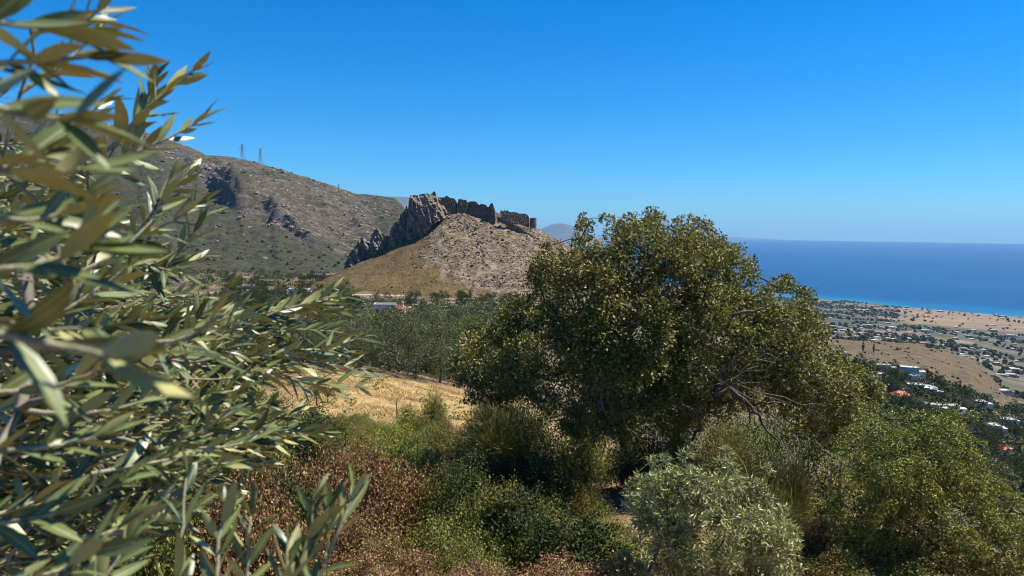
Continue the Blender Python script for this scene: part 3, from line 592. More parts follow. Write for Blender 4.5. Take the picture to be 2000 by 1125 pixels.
# ------------------------------------------------------------------ plants: builders
def leaf_quads(C, A_, Nn, L, W_, fold=0.15):
    A_ = unit(A_); S_ = unit(np.cross(A_, Nn)); Nn = np.cross(S_, A_)
    L = np.broadcast_to(L, (len(C),))[:, None]; W_ = np.broadcast_to(W_, (len(C),))[:, None]
    mid = C + A_ * L * 0.5
    v = np.stack([C, mid + S_ * W_ / 2 + Nn * W_ * fold, C + A_ * L, mid - S_ * W_ / 2 + Nn * W_ * fold], 1).reshape(-1, 3)
    return v, np.arange(len(C) * 4).reshape(-1, 4)
def sph(rng, n): return unit(rng.normal(size=(n, 3)))
def clump_leaves(rng, C, R, per_twig, n_twig, L, W_, up=0.55, spread=0.10, bias=None, clus=1.0):
    """twigs radiate from each clump centre C (k,3) with radius R (k,); leaves sit along their outer part"""
    k = len(C); d = sph(rng, k * n_twig); d[:, 2] = d[:, 2] * 0.85 + 0.22; d = unit(d)
    c = np.repeat(C, n_twig, 0); r = np.repeat(R, n_twig) * rng.uniform(0.62, 1.12, k * n_twig)
    t = rng.uniform(0.45, 1.0, (k * n_twig, per_twig)) ** (1 / (1 + clus))
    p = c[:, None] + d[:, None] * (r[:, None] * t)[..., None] + rng.normal(size=(k * n_twig, per_twig, 3)) * spread * np.repeat(R, n_twig)[:, None, None]
    p = p.reshape(-1, 3); dd = np.repeat(d, per_twig, 0)
    ax = unit(dd * 0.7 + sph(rng, len(p)) * 0.9); nn = unit(sph(rng, len(p)) * 0.75 + dd * 0.35 + np.array([0, 0, up]))
    l = L * rng.uniform(0.65, 1.25, len(p))
    kp = rng.random(len(p)) < np.repeat(np.repeat(np.clip(R / np.quantile(R, .8), 0, 1) ** 1.7, n_twig), per_twig)
    p, ax, nn, l = p[kp], ax[kp], nn[kp], l[kp]
    return p, ax, nn, l, l * (W_ / L), (c, c + d * r[:, None])
def grow(trunk, targets, rng, r_tip=0.004, seg=0.25, wob=0.25, power=2.3):
    """limbs from a trunk polyline to every target; radii follow the pipe model. returns list of (pts, radii)"""
    nodes = [np.array(p, float) for p in trunk]; par = [-1] + list(range(len(trunk) - 1)); load = [0.0] * len(nodes); chains = [list(range(len(trunk)))]
    base = nodes[0]; order = np.argsort(np.linalg.norm(np.asarray(targets) - nodes[-1], axis=1))
    start = max(1, len(trunk) // 3)
    for ti in order:
        t = np.asarray(targets[ti], float); arr = np.array(nodes)
        dist = np.linalg.norm(arr - t, axis=1); dist[:start] += 50
        dist = dist + 0.25 * np.maximum(0, arr[:, 2] - t[2]); j = int(np.argmin(dist)); a = nodes[j]
        n_ = max(3, int(np.linalg.norm(t - a) / seg) + 1)
        dirp = a - nodes[par[j]] if par[j] >= 0 else np.array([0, 0, 1.0]); dl = np.linalg.norm(t - a)
        ctrl = a + unit(dirp) * dl * 0.35; off = rng.normal(size=3) * wob * dl * 0.35
        ch = [j]
        for q in np.linspace(0, 1, n_ + 1)[1:]:
            p = (1 - q) ** 2 * a + 2 * q * (1 - q) * (ctrl + off) + q * q * t + rng.normal(size=3) * seg * 0.07 * (q < 1)
            nodes.append(p); par.append(ch[-1]); load.append(0.0); ch.append(len(nodes) - 1)
        load[ch[-1]] = 1.0; chains.append(ch)
    for i in range(len(nodes) - 1, 0, -1): load[par[i]] += load[i]
    rad = r_tip * np.maximum(np.array(load), 0.6) ** (1 / power)
    return [(np.array([nodes[i] for i in c]), np.array([rad[i] for i in c[:1]]) if False else np.array([rad[c[1]] if (q == 0 and k) else rad[i] for q, i in enumerate(c)])) for k, c in enumerate(chains)]
def skeleton_meshes(chains, mat, base, trunk_name='trunk', limb_name='branches', k=6):
    t = MB(); t.tube(chains[0][0] - base, chains[0][1], 10); b_ = MB()
    for pts, r in chains[1:]: b_.tube(pts - base, r, k if r[0] > 0.02 else 4)
    return t.mesh(trunk_name, [mat], True), (b_.mesh(limb_name, [mat], True) if b_.V else None)
def twig_mesh(rng, tw, base, mat, keep, r=0.004, name='twigs'):
    a, b_ = tw; idx = np.nonzero(rng.random(len(a)) < keep)[0]; a, b_ = a[idx] - base, b_[idx] - base
    d = b_ - a; s = unit(np.cross(d, rng.normal(size=d.shape))); s2 = unit(np.cross(d, s)); mid = a + d * 0.55 + s * np.linalg.norm(d, axis=1, keepdims=True) * 0.08
    th_ = np.arange(3) * 2.094; V_ = []
    for p, rr in ((a, r), (mid, r * .7), (b_, r * .35)):
        for q in th_: V_.append(p + rr * (math.cos(q) * s + math.sin(q) * s2))
    V_ = np.stack(V_, 1); n_ = len(a); off = np.arange(n_)[:, None] * 9; fs = []
    for l in (0, 3):
        for q in range(3): fs.append(off + np.array([[l + q, l + (q + 1) % 3, l + 3 + (q + 1) % 3, l + 3 + q]]))
    return mesh_np(name, V_.reshape(-1, 3), [np.concatenate(fs)], [mat])
def outline_clumps(rng, outline, D, n, depth, r_px, min_sep):
    """clump centres filling the volume whose silhouette is the outline: thick in the middle, thin at the rim"""
    o = np.array(outline, float); lo, hi = o.min(0), o.max(0); pts, C, R = [], [], []
    tries = 0
    while len(pts) < n and tries < n * 60:
        tries += 1; a = rng.uniform(lo, hi)
        out = not inside(o, a); e = edge_dist(o, a); r = rng.uniform(*r_px)
        if out and (e > 14 or rng.random() > .16): continue
        if e < 30: r = min(r, r_px[0] * rng.uniform(.55, 1.0))
        if e < r * 0.25 and not out: continue
        if out: r = r_px[0] * rng.uniform(.4, .7); e = 1.0
        t = depth * math.sqrt(max(0.03, 1 - (1 - min(1, e / 190.0)) ** 2)); u = rng.choice([-1, 1], p=[0.68, 0.32]) * rng.random() ** 0.35
        c = P(a[0], a[1], D + t * u); q = r * D / F
        if C and np.min(np.linalg.norm(np.array(C) - c, axis=1)) < min_sep * q: continue
        pts.append(a); C.append(c); R.append(q)
    return np.array(C), np.array(R)
def dome_clumps(rng, cx, cy_, z0, wx, wy, h, n, r, fill=0.25):
    d = sph(rng, n); d[:, 2] = np.abs(d[:, 2]); s = np.where(rng.random(n) < fill, rng.uniform(0.3, 0.8, n), rng.uniform(0.82, 1.05, n))
    lum = (1 + 0.3 * np.sin(d[:, 0] * 5 + d[:, 1] * 4 + rng.uniform(0, 6)) * (d[:, 2] > 0.1)) * rng.uniform(.75, 1.15, n); lum = np.minimum(lum, 1.12); s = s * rng.uniform(.85, 1.1, n)
    C = np.stack([cx + d[:, 0] * wx * s, cy_ + d[:, 1] * wy * s, z0 + d[:, 2] * h * s * lum], -1); return C, np.full(n, r) * rng.uniform(0.7, 1.3, n)

# ------------------------------------------------------------------ the big oak
rng = np.random.default_rng(21); OD = 14.6
oak_out = [(1180, 418), (1225, 425), (1268, 412), (1300, 424), (1345, 426), (1405, 430), (1405, 460), (1450, 486), (1478, 515), (1490, 555), (1530, 545), (1572, 555), (1592, 590), (1612, 640), (1640, 690), (1690, 720), (1722, 760), (1700, 800), (1690, 850), (1640, 872), (1560, 840), (1500, 800), (1440, 800), (1395, 835), (1340, 850), (1290, 868), (1240, 880), (1170, 868), (1110, 872), (1075, 830), (1040, 800), (985, 795), (920, 790), (885, 770), (882, 715), (900, 668), (950, 620), (985, 585), (1030, 570), (1040, 520), (1062, 492), (1090, 480), (1122, 470), (1130, 440), (1160, 420)]
C, R = outline_clumps(rng, oak_out, OD, 620, 2.5, (19, 38), 0.66)
oak_base = P(1225, 925, OD + 0.4); oak_base[2] = ground_z(oak_base[0], oak_base[1]) - 0.1
oak = empty('oak_tree', oak_base); tag(oak, 'large spreading evergreen oak with twisted grey branches filling the centre', 'tree')
trunk = [oak_base, oak_base + (0.05, 0, 0.45), P(1215, 830, OD + .3), P(1195, 740, OD + .2), P(1192, 650, OD), P(1200, 590, OD + .1)]
ch = grow(trunk, C, rng, 0.0075, 0.28, 0.4)
tm, bm_ = skeleton_meshes(ch, M['bark'], oak_base); obj('trunk', tm, oak); obj('branches', bm_, oak)
p, ax, nn, l, ww, tw = clump_leaves(rng, C, R, 10, 50, 0.059, 0.037, 0.6, 0.15)
v, f = leaf_quads(p - oak_base, ax, nn, l, ww, 0.2); obj('crown', mesh_np('crown', v, [f], [M['oak_leaf']]), oak)
obj('twigs', twig_mesh(rng, tw, oak_base, M['bark'], 0.2, 0.0045), oak)['kind'] = 'stuff'
# bare grey limbs and twig fans that show in the picture
def px_poly(pts, D): return np.array([P(a, b, D + (c[0] if c else 0)) for a, b, *c in pts])
mb = MB()
for pts, r0, r1 in (
    ([(1440, 772), (1462, 788), (1485, 818), (1500, 845), (1528, 868), (1553, 893)], .035, .006), ([(1458, 785), (1466, 808), (1463, 830)], .022, .008), ([(1390, 770), (1425, 760), (1462, 788)], .05, .03),
    ([(1296, 584), (1303, 566), (1318, 558), (1324, 546)], .03, .008), ([(1303, 566), (1330, 552), (1352, 530), (1382, 535)], .022, .006), ([(1425, 622), (1440, 612), (1475, 607), (1490, 602)], .03, .02),
    ([(1051, 802), (1054, 775), (1066, 762), (1090, 750), (1110, 757)], .018, .012), ([(1405, 760), (1402, 748), (1412, 742), (1425, 750)], .015, .008),
    ([(1350, 860), (1370, 835), (1352, 800), (1330, 790)], .03, .02), ([(1195, 655), (1193, 600), (1205, 560), (1240, 520)], .085, .03), ([(1200, 640), (1260, 620), (1290, 590), (1330, 600)], .06, .03)):
    q = px_poly(pts, OD - 2.35 if r0 < .06 else OD - 1.9); s = np.linspace(0, len(q) - 1, len(q) * 3)
    q = np.stack([np.interp(s, range(len(q)), q[:, i]) for i in range(3)], -1) + rng.normal(size=(len(s), 3)) * 0.012
    mb = MB(); mb.tube(q - oak_base, np.linspace(r0, r1, len(q)), 6); obj('bare_branch', mb.mesh('bare_branch', [M['bark']], True), oak)
fan = MB()
for (x0, y0, x1, y1, n_) in ((1400, 725, 1480, 700, 6), (1420, 745, 1520, 730, 7), (1450, 755, 1545, 780, 5), (1270, 560, 1330, 540, 8), (1110, 750, 1135, 800, 10), (1190, 770, 1220, 815, 9), (1570, 760, 1630, 770, 10), (1230, 650, 1270, 690, 8)):
    for _ in range(n_):
        a = np.array([x0, y0]) + rng.normal(size=2) * 16; b2 = np.array([x1, y1]) + rng.normal(size=2) * 34; m_ = (a + b2) / 2 + rng.normal(size=2) * 18
        q = px_poly([tuple(a), tuple(m_), tuple(b2)], OD - 2.5 + rng.uniform(-.2, .9)); s = np.linspace(0, 2, 6)
        q = np.stack([np.interp(s, range(3), q[:, i]) for i in range(3)], -1) + rng.normal(size=(6, 3)) * 0.045
        fan.tube(q - oak_base, np.linspace(.006, .002, 6), 3)
obj('dead_twigs', fan.mesh('dead_twigs', [M['dead_wood']]), oak)['kind'] = 'stuff'

# ------------------------------------------------------------------ mastic tree on the right
def volume_tree(name, label, cat, outline, D, n, depth, r_px, base_px, trunk_px, leafmat, L, W_, tw, per, seed, barkmat, r_tip=0.005, up=0.5, sep=0.75, keep=0.3, group=None):
    rng = np.random.default_rng(seed); C, R = outline_clumps(rng, outline, D, n, depth, r_px, sep)
    b_ = P(base_px[0], base_px[1], D + base_px[2]); b_[2] = min(b_[2], ground_z(b_[0], b_[1]) + 0.02)
    root = empty(name, b_); tag(root, label, cat, group)
    ch = grow([b_, b_ * 0.5 + P(*trunk_px[0][:2], D + trunk_px[0][2]) * 0.5] + [P(a, q, D + c) for a, q, c in trunk_px], C, rng, r_tip, 0.16, 0.35)
    tm, bm_ = skeleton_meshes(ch, M[barkmat], b_); obj('trunk', tm, root); obj('branches', bm_, root)
    p, ax, nn, l, ww, twg = clump_leaves(rng, C, R, per, tw, L, W_, up)
    v, f = leaf_quads(p - b_, ax, nn, l, ww, 0.18); obj('crown', mesh_np('crown', v, [f], [M[leafmat]]), root)
    obj('twigs', twig_mesh(rng, twg, b_, M[barkmat], keep, 0.003), root)['kind'] = 'stuff'; return root
volume_tree('mastic_tree', 'round olive-green bushy tree filling the lower right corner', 'tree',
    [(1610, 905), (1640, 850), (1680, 815), (1720, 808), (1770, 800), (1812, 806), (1850, 792), (1885, 815), (1915, 850), (1932, 900), (1965, 935), (1990, 980), (2040, 1010), (2070, 1080), (2040, 1160), (1960, 1190), (1880, 1180), (1810, 1130), (1770, 1140), (1690, 1150), (1630, 1100), (1600, 1030), (1605, 960)],
    9.8, 340, 1.35, (18, 34), (1722, 1150, .2), [(1722, 1085, .1), (1735, 1020, 0), (1760, 960, 0)], 'mastic_leaf', 0.033, 0.0195, 46, 10, 31, 'bark', keep=0.15)
volume_tree('young_olive_tree', 'young silvery olive tree with narrow leaves, low in front of the oak', 'tree',
    [(1222, 965), (1250, 915), (1300, 890), (1350, 880), (1400, 872), (1450, 890), (1490, 925), (1520, 970), (1550, 1010), (1568, 1060), (1560, 1130), (1520, 1200), (1400, 1230), (1290, 1200), (1265, 1120), (1248, 1070), (1225, 1020)],
    7.8, 150, .85, (15, 40), (1255, 1260, .1), [(1262, 1130, 0), (1290, 1060, 0), (1340, 1010, 0)], 'olive_leaf', 0.062, 0.0145, 50, 9, 32, 'olive_bark', 0.003, 0.45, .7)
volume_tree('olive_sapling', 'small silvery olive shoot at the bottom edge beside the young olive', 'plant',
    [(1195, 1125), (1205, 1085), (1230, 1075), (1255, 1095), (1262, 1150), (1230, 1180)], 7.2, 14, .15, (14, 22), (1230, 1240, 0), [(1230, 1180, 0), (1230, 1130, 0)], 'olive_leaf', 0.055, 0.013, 34, 8, 33, 'olive_bark', 0.002)

# ------------------------------------------------------------------ shrubs
def bush(name, label, px, py_base, D, w_px, h_px, leafmat, L, W_, n_cl, r, tw, per, seed, cat='shrub', stem='bark', group=None, keep=0.5, dep=0.8):
    rng = np.random.default_rng(seed); x, y = XY(px, D); z = float(ground_z(x, y)); zt = P(px, py_base, D)[2]; z0 = min(z, zt)
    wx = w_px * D / F / 2; h = P(px, py_base - h_px, D)[2] - z0
    C, R = dome_clumps(rng, x, y, z0, wx - r * .5, wx * dep, max(h - r * .6, .2), n_cl, r)
    b_ = np.array([x, y, z0]); root = empty(name, b_); tag(root, label, cat, group)
    mb = MB()
    for c in C[rng.permutation(len(C))[:60]]:
        c = b_ + (c - b_) * .88; a = b_ + rng.normal(size=3) * (wx * .15, wx * .15, 0); m_ = (a + c) / 2 + rng.normal(size=3) * .08 + (0, 0, .06)
        mb.tube(np.array([a, m_, c]) - b_, np.array([.012, .008, .003]) * (D / 12) ** .3, 4)
    obj('stems', mb.mesh('stems', [M[stem]]), root)
    p, ax, nn, l, ww, twg = clump_leaves(rng, C, R, per, tw, L, W_, 0.5, 0.16)
    v, f = leaf_quads(p - b_, ax, nn, l, ww, 0.2); obj('foliage', mesh_np('foliage', v, [f], [M[leafmat]]), root)
    if keep: obj('twigs', twig_mesh(rng, twg, b_, M[stem], keep, 0.0028), root)['kind'] = 'stuff'
    return root
BR = 'brown brambles on the near slope'
def bramble_proto(seed, mt, n_cl=140, r=.21):
    rng = np.random.default_rng(seed); C, R = dome_clumps(rng, 0, 0, -.15, .78, .7, .72, n_cl, r, .3); mb = MB()
    for c in C[:70]:
        a = rng.normal(size=3) * (.16, .16, 0) - (0, 0, .2); m_ = (a + c) / 2 + rng.normal(size=3) * .09; mb.tube(np.array([a, m_, c]), [.012, .009, .004], 4)
    for _ in range(22):                       # arching bare canes
        c = C[rng.integers(n_cl)]; e = c + rng.normal(size=3) * (.3, .3, .12); mb.tube(np.array([c * .8, (c + e) / 2 + (0, 0, .16), e]), [.005, .004, .002], 3)
    p, ax, nn, l, ww, t = clump_leaves(rng, C, R, 8, 36, .033, .023, .6, .17); v, f = leaf_quads(p, ax, nn, l, ww, .2)
    return mb.mesh('canes', [M['bark']]), mesh_np('foliage', v, [f], [M[mt]])
BP = {'b': [bramble_proto(210 + i, 'bramble_leaf') for i in range(2)], 'o': [bramble_proto(220 + i, 'olivebramble_leaf') for i in range(2)]}
def place_bramble(i, px, pt, D, w_, kd, lab, hs_=1.0):
    """top of the bush at pixel row pt"""
    x, y = XY(px, D); z = float(ground_z(x, y)); zt = P(px, pt, D)[2]; h = min(max(zt - z, .4) * rnd0.uniform(.9, 1.35), 1.7); rx = w_ * D / F / 2
    root = empty('bramble', (x, y, z), rnd0.uniform(0, 6.28)); root.scale = (rx / .9, rx / .9 * rnd0.uniform(.85, 1.1), h / .82); tag(root, lab, 'bramble', BR)
    c, f = BP[kd][i % 2]; obj('canes', c, root); obj('foliage', f, root)
rnd0 = random.Random(4)
for i, (px, pt, D, w_, kd, lab) in enumerate([
    (560, 860, 10, 270, 'b', 'reddish brown bramble thicket just right of the foreground olive branches'), (690, 855, 14.5, 170, 'b', 'dry russet bramble below the straw field'),
    (760, 908, 11.4, 260, 'b', 'wide brown bramble in the middle of the near slope'), (640, 985, 8.5, 280, 'b', 'dense dry bramble at the bottom edge behind the olive sprigs'),
    (820, 995, 8.2, 270, 'o', 'yellow-green bramble at the bottom edge, middle of the slope'), (960, 985, 9.0, 260, 'o', 'olive-green bramble at the bottom edge left of the dark hollow'),
    (880, 912, 11.2, 200, 'o', 'mottled green and brown bramble beside the shaded hollow'), (420, 900, 7, 380, 'b', 'dark bramble behind the lower foreground olive twigs'),
    (200, 880, 6.5, 460, 'o', 'shaded green bramble behind the thickest olive foliage'), (1110, 1035, 8.4, 230, 'o', 'low shaded bramble at the bottom edge beside the olive shoot'),
    (1620, 1000, 9.4, 150, 'b', 'dry reddish bramble between the young olive and the bushy tree'), (640, 905, 12, 200, 'b', 'brown bramble above the wide one, left of the yellow-green shrub'),
    (880, 900, 13.5, 150, 'b', 'russet bramble just right of the yellow-green shrub'), (1010, 968, 10.4, 210, 'o', 'shaded bramble below the dark green shrubs'),
    (500, 960, 8.4, 220, 'b', 'brown bramble directly behind the upright olive sprigs'), (700, 1090, 6.6, 260, 'b', 'nearest dry bramble cut by the bottom edge'), (1180, 1000, 10.3, 180, 'o', 'low bramble in the dark hollow under the oak'), (430, 830, 13, 260, 'o', 'green bramble seen between olive twigs at the left'), (560, 810, 18, 170, 'o', 'olive-green bramble at the left corner of the straw field'), (60, 780, 9, 420, 'o', 'bramble at the far left edge behind the olive tree'),
    (600, 812, 28, 120, 'o', 'green-brown bramble at the near left edge of the straw field'), (665, 826, 27, 110, 'b', 'russet bramble at the near edge of the straw field'), (735, 820, 26, 120, 'o', 'olive bramble beside the stick at the field edge'), (830, 818, 27, 120, 'o', 'olive bramble at the foot of the small field broom'), (900, 832, 26, 110, 'b', 'brown bramble at the right corner of the straw field'), (780, 935, 12.6, 170, 'b', 'brown bramble below the yellow-green shrub'), (520, 836, 20, 200, 'b', 'brown bramble left of the field behind olive twigs'), (620, 868, 16, 190, 'o', 'green-brown bramble left of the russet one'),
    (560, 822, 29, 110, 'b', 'brown bramble by the left corner of the straw field'), (700, 822, 30, 90, 'o', 'small green bramble on the near rim of the field'), (780, 826, 29, 90, 'o', 'small olive bramble left of the field broom'), (868, 822, 29, 80, 'b', 'small russet bramble right of the field broom'), (640, 848, 23, 130, 'b', 'second-row russet bramble below the left of the field'), (910, 858, 20, 120, 'o', 'second-row olive bramble left of the large broom'), (1130, 945, 11.8, 170, 'o', 'bramble added to darken the shade in front of the oak trunk'), (1060, 965, 11.6, 190, 'o', 'bramble added to darken the shade left of the bare soil patch'), (1190, 1040, 9, 190, 'o', 'bramble added to darken the shade left of the young olive'), (1130, 1090, 7.2, 240, 'b', 'brown bramble at the bottom edge under the hollow'),  # brambles round the oak foot are added to cover and darken its ground shadow
    (1300, 1080, 8.8, 220, 'o', 'shaded bramble behind the stem of the young olive'), (1420, 1060, 9.6, 220, 'b', 'dry bramble behind the middle of the young olive'), (1500, 1080, 8.8, 180, 'o', 'green bramble behind the right of the young olive'), (1680, 1080, 8.4, 180, 'o', 'green bramble left of the bushy tree stem'), (1760, 1020, 10.6, 220, 'o', 'shaded bramble behind the stem of the bushy tree'), 
    (720, 850, 17.5, 170, 'o', 'olive-green bramble left of the yellow-green shrub'), (870, 868, 16, 160, 'b', 'brown bramble between the yellow-green shrub and the large broom'), (780, 838, 20, 200, 'o', 'olive-green bramble right behind the yellow-green shrub'), (860, 842, 21, 150, 'o', 'green bramble left behind the large broom'), (690, 900, 13.2, 170, 'b', 'russet bramble below the olive-green one'), (900, 1060, 7.6, 220, 'o', 'green bramble at the bottom edge, darker than its neighbours'), (760, 1075, 7.2, 220, 'b', 'brown bramble at the bottom edge between green ones'),
    (930, 1110, 6.8, 250, 'b', 'russet bramble at the bottom edge under the olive-green one'), (1560, 1040, 10.5, 160, 'b', 'brown bramble behind the young olive tree'), (1830, 1090, 8.6, 260, 'o', 'bramble at the foot of the bushy tree in the corner')]): place_bramble(i, px, pt, D, w_, kd, lab)
SH = 'green shrubs on the near slope'
for i, (px, pb, D, w_, h_, mt, lab, L) in enumerate([
    (795, 945, 15.5, 200, 130, 'lime_leaf', 'bright yellow-green shrub below the straw field', .03),
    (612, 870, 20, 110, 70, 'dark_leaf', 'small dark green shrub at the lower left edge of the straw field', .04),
    (975, 985, 13, 190, 120, 'dark_leaf', 'shrub left of the oak, its shade put into the leaf colour', .03),  # the oak's shade is put into this dark leaf colour
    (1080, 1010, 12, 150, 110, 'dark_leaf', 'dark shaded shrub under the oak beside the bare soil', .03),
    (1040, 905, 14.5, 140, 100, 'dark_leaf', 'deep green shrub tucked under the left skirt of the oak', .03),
    (475, 790, 24, 190, 80, 'green_leaf', 'mid green shrub left of the straw field behind olive leaves', .05),
    (1520, 790, 21, 260, 110, 'dark_leaf', 'dark green shrub behind the right side of the oak', .04),
    (1655, 880, 17, 190, 120, 'mastic_leaf', 'olive-green shrub beyond the right skirt of the oak', .035),
    (1330, 900, 13.4, 90, 70, 'green_leaf', 'small bright shrub below the middle of the oak', .028),
    (920, 880, 17, 90, 60, 'olivebramble_leaf', 'low olive shrub at the right corner of the straw field', .03),
    (1150, 880, 14.2, 120, 70, 'mastic_leaf', 'leafy shrub at the foot of the oak above the bare soil', .03), (1270, 935, 13.6, 150, 95, 'dark_leaf', 'dark shrub right of the oak trunk base', .03), (1430, 990, 12.0, 170, 90, 'olivebramble_leaf', 'brownish shrub behind the top of the young olive', .03),
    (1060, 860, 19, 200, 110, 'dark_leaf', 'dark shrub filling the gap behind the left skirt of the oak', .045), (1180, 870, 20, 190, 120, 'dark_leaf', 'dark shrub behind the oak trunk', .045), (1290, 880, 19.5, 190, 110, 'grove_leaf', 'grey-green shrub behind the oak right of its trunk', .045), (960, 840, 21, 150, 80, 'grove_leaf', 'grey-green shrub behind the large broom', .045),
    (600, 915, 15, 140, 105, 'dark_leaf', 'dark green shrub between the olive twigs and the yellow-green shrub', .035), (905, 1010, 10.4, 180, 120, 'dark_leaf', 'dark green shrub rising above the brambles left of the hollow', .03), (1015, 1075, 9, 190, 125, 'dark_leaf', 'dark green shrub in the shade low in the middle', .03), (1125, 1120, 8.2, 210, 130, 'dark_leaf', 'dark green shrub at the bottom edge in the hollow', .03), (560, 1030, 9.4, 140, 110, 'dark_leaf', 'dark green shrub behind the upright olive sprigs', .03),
    (1405, 905, 18.5, 170, 130, 'olivebramble_leaf', 'olive-brown shrub in the gap under the right side of the oak', .04), (1505, 905, 18, 190, 140, 'green_leaf', 'bright green shrub under the hanging dead branch of the oak', .04), (1600, 910, 17, 170, 130, 'dark_leaf', 'dark shrub between the oak and the bushy tree', .04), (1455, 880, 22, 240, 130, 'grove_leaf', 'grey-green shrub seen through the gap under the oak', .05),
    (1955, 1010, 26, 170, 130, 'grove_leaf', 'grey-green shrub beyond the lower right bushy tree', .05),
    (660, 850, 22, 80, 45, 'olivebramble_leaf', 'low olive-brown shrub at the near edge of the straw field', .035)]):
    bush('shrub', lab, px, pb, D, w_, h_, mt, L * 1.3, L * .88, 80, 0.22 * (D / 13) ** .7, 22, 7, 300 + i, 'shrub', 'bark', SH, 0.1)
def broom(label, px, py_base, D, w_px, h_px, n, seed, group='wispy broom bushes'):
    rng = np.random.default_rng(seed); x, y = XY(px, D); z = min(float(ground_z(x, y)), P(px, py_base, D)[2]); b_ = np.array([x, y, z])
    h = P(px, py_base - h_px, D)[2] - z; wx = w_px * D / F / 2
    root = empty('broom_bush', b_); tag(root, label, 'broom bush', group)
    td = sph(rng, 60); td[:, 2] = np.abs(td[:, 2]) * .9 + .12; td = unit(td); tl = rng.uniform(.7, 1.12, 60); tuft = rng.integers(0, 60, n); d = unit(td[tuft] + rng.normal(size=(n, 3)) * .3)
    ext = np.array([wx, wx, h]); a = d * ext * (tl[tuft] * rng.uniform(.3, .92, n))[:, None]; a[:, 2] = np.abs(a[:, 2]); l = rng.uniform(.06, .19, n)[:, None] * h
    up = unit(d + np.array([0, 0, .45]) + rng.normal(size=(n, 3)) * .6); sd_ = unit(np.cross(up, rng.normal(size=(n, 3)))); wd = .0036 * D / 14
    m_ = a + up * l * .55; t = a + unit(up + d * .3 + rng.normal(size=(n, 3)) * .25) * l * 1.05
    v = np.stack([a - sd_ * wd, a + sd_ * wd, m_ + sd_ * wd, t, m_ - sd_ * wd], 1).reshape(-1, 3); i = np.arange(n)[:, None] * 5
    obj('stalks', mesh_np('stalks', v, [i + np.array([[0, 1, 2, 4]]), i + np.array([[4, 2, 3]])], [M['broom_stalk']]), root)
    mb = MB()
    for q in range(40):
        e = td[q] * ext * .6; mb.tube(np.array([[0, 0, 0], e * .5 + (0, 0, .1), e]), [.014, .009, .004], 4)
    obj('stems', mb.mesh('stems', [M['bark']]), root)
broom('large wispy green broom bush left of the oak trunk', 990, 890, 15.2, 210, 140, 15000, 401)
broom('small upright broom standing on the straw field', 850, 830, 29.5, 62, 76, 3500, 402)
broom('thin broom at the left of the small field broom', 795, 832, 30, 50, 48, 2000, 403)
broom('sunlit broom seen through the gap under the right side of the oak', 1440, 905, 17.5, 120, 85, 6000, 404)
broom('shaded broom between the young olive and the dry bramble', 1555, 1060, 9.6, 120, 110, 6000, 405)
broom('yellowish broom below the hanging dead branch of the oak', 1570, 930, 16, 90, 65, 3500, 406)

# dry grass
def grass(name, label, n, sampler, hgt, seed, lean=.9):
    rng = np.random.default_rng(seed); x, y = sampler(rng, n); n = len(x); z = ground_z(x, y) - .02
    h = hgt * rng.uniform(.4, 1.3, n); d = rng.normal(size=(n, 3)) * lean; d[:, 2] = 1; d = unit(d); s = unit(np.cross(d, rng.normal(size=(n, 3))))
    b_ = np.stack([x, y, z], -1); wd = (0.003 + 0.00028 * np.hypot(x, y))[:, None]
    v = np.stack([b_ - s * wd, b_ + s * wd, b_ + d * h[:, None]], 1).reshape(-1, 3)
    tag(obj(name, mesh_np(name, v, [np.arange(3 * n).reshape(-1, 3)], [M['straw']])), label, 'grass', kind='stuff')
def smp_field(rng, n):
    px = rng.uniform(380, 985, n); D = rng.uniform(28, 49, n); x = (px - 1000) / F * D
    k = rng.random(n) < .25 + .75 * smooth(-.25, .2, fbm(x / 1.6, D / 1.6, 3, 91)); return x[k], D[k]
def smp_slope(rng, n):
    px = rng.uniform(1060, 1750, n); D = rng.uniform(7.5, 21, n); x = (px - 1000) / F * D
    k = (fbm(x / 1.3, D / 1.3, 3, 92) > -.02) & ((px > 1280) | (D < 12)); return x[k], D[k]
def cover(n, seed):
    rng = np.random.default_rng(seed); px = rng.uniform(-100, 2050, n); D = 4 + 20 * rng.random(n) ** .8; x = (px - 1000) / F * D
    k = (fbm(x / 1.1, D / 1.1, 3, 97) > -.12) & ~((px > 1130) & (px < 1240) & (D > 12) & (D < 15.5)); x, y = x[k], D[k]; n = len(x)
    z = ground_z(x, y) + np.abs(rng.normal(size=n)) * .16 * (1 + fbm(x / .5, y / .5, 2, 98)); L = rng.uniform(.02, .045, n)
    v, f = leaf_quads(np.stack([x, y, z], -1), sph(rng, n) + (0, 0, .2), unit(sph(rng, n) + (0, 0, .8)), L, L * .6, .2)
    tag(obj('ground_cover', mesh_np('ground_cover', v, [f], [M['bramble_leaf']])), 'low tangle of dry leaves and herbs on the near slope', 'undergrowth', kind='stuff')
cover(52000, 97)
def tufts(n, seed):
    rng = np.random.default_rng(seed); px = rng.uniform(520, 940, n); D = rng.uniform(29, 48, n); x = (px - 1000) / F * D; k = fbm(x / 3, D / 3, 3, 99) > .05; x, D = x[k], D[k]
    leafy('weeds', 'low olive-brown weeds scattered over the straw field', x, D, ground_z(x, D), .08 + .3 * rng.random(len(x)) ** 2, 'broom_stalk', 98, 26, .5)
grass('dry_grass', 'golden dry grass covering the straw field', 90000, smp_field, .16, 95, 1.3)
grass('dry_grass', 'patchy dry grass under and right of the oak', 32000, smp_slope, .26, 96, .6)
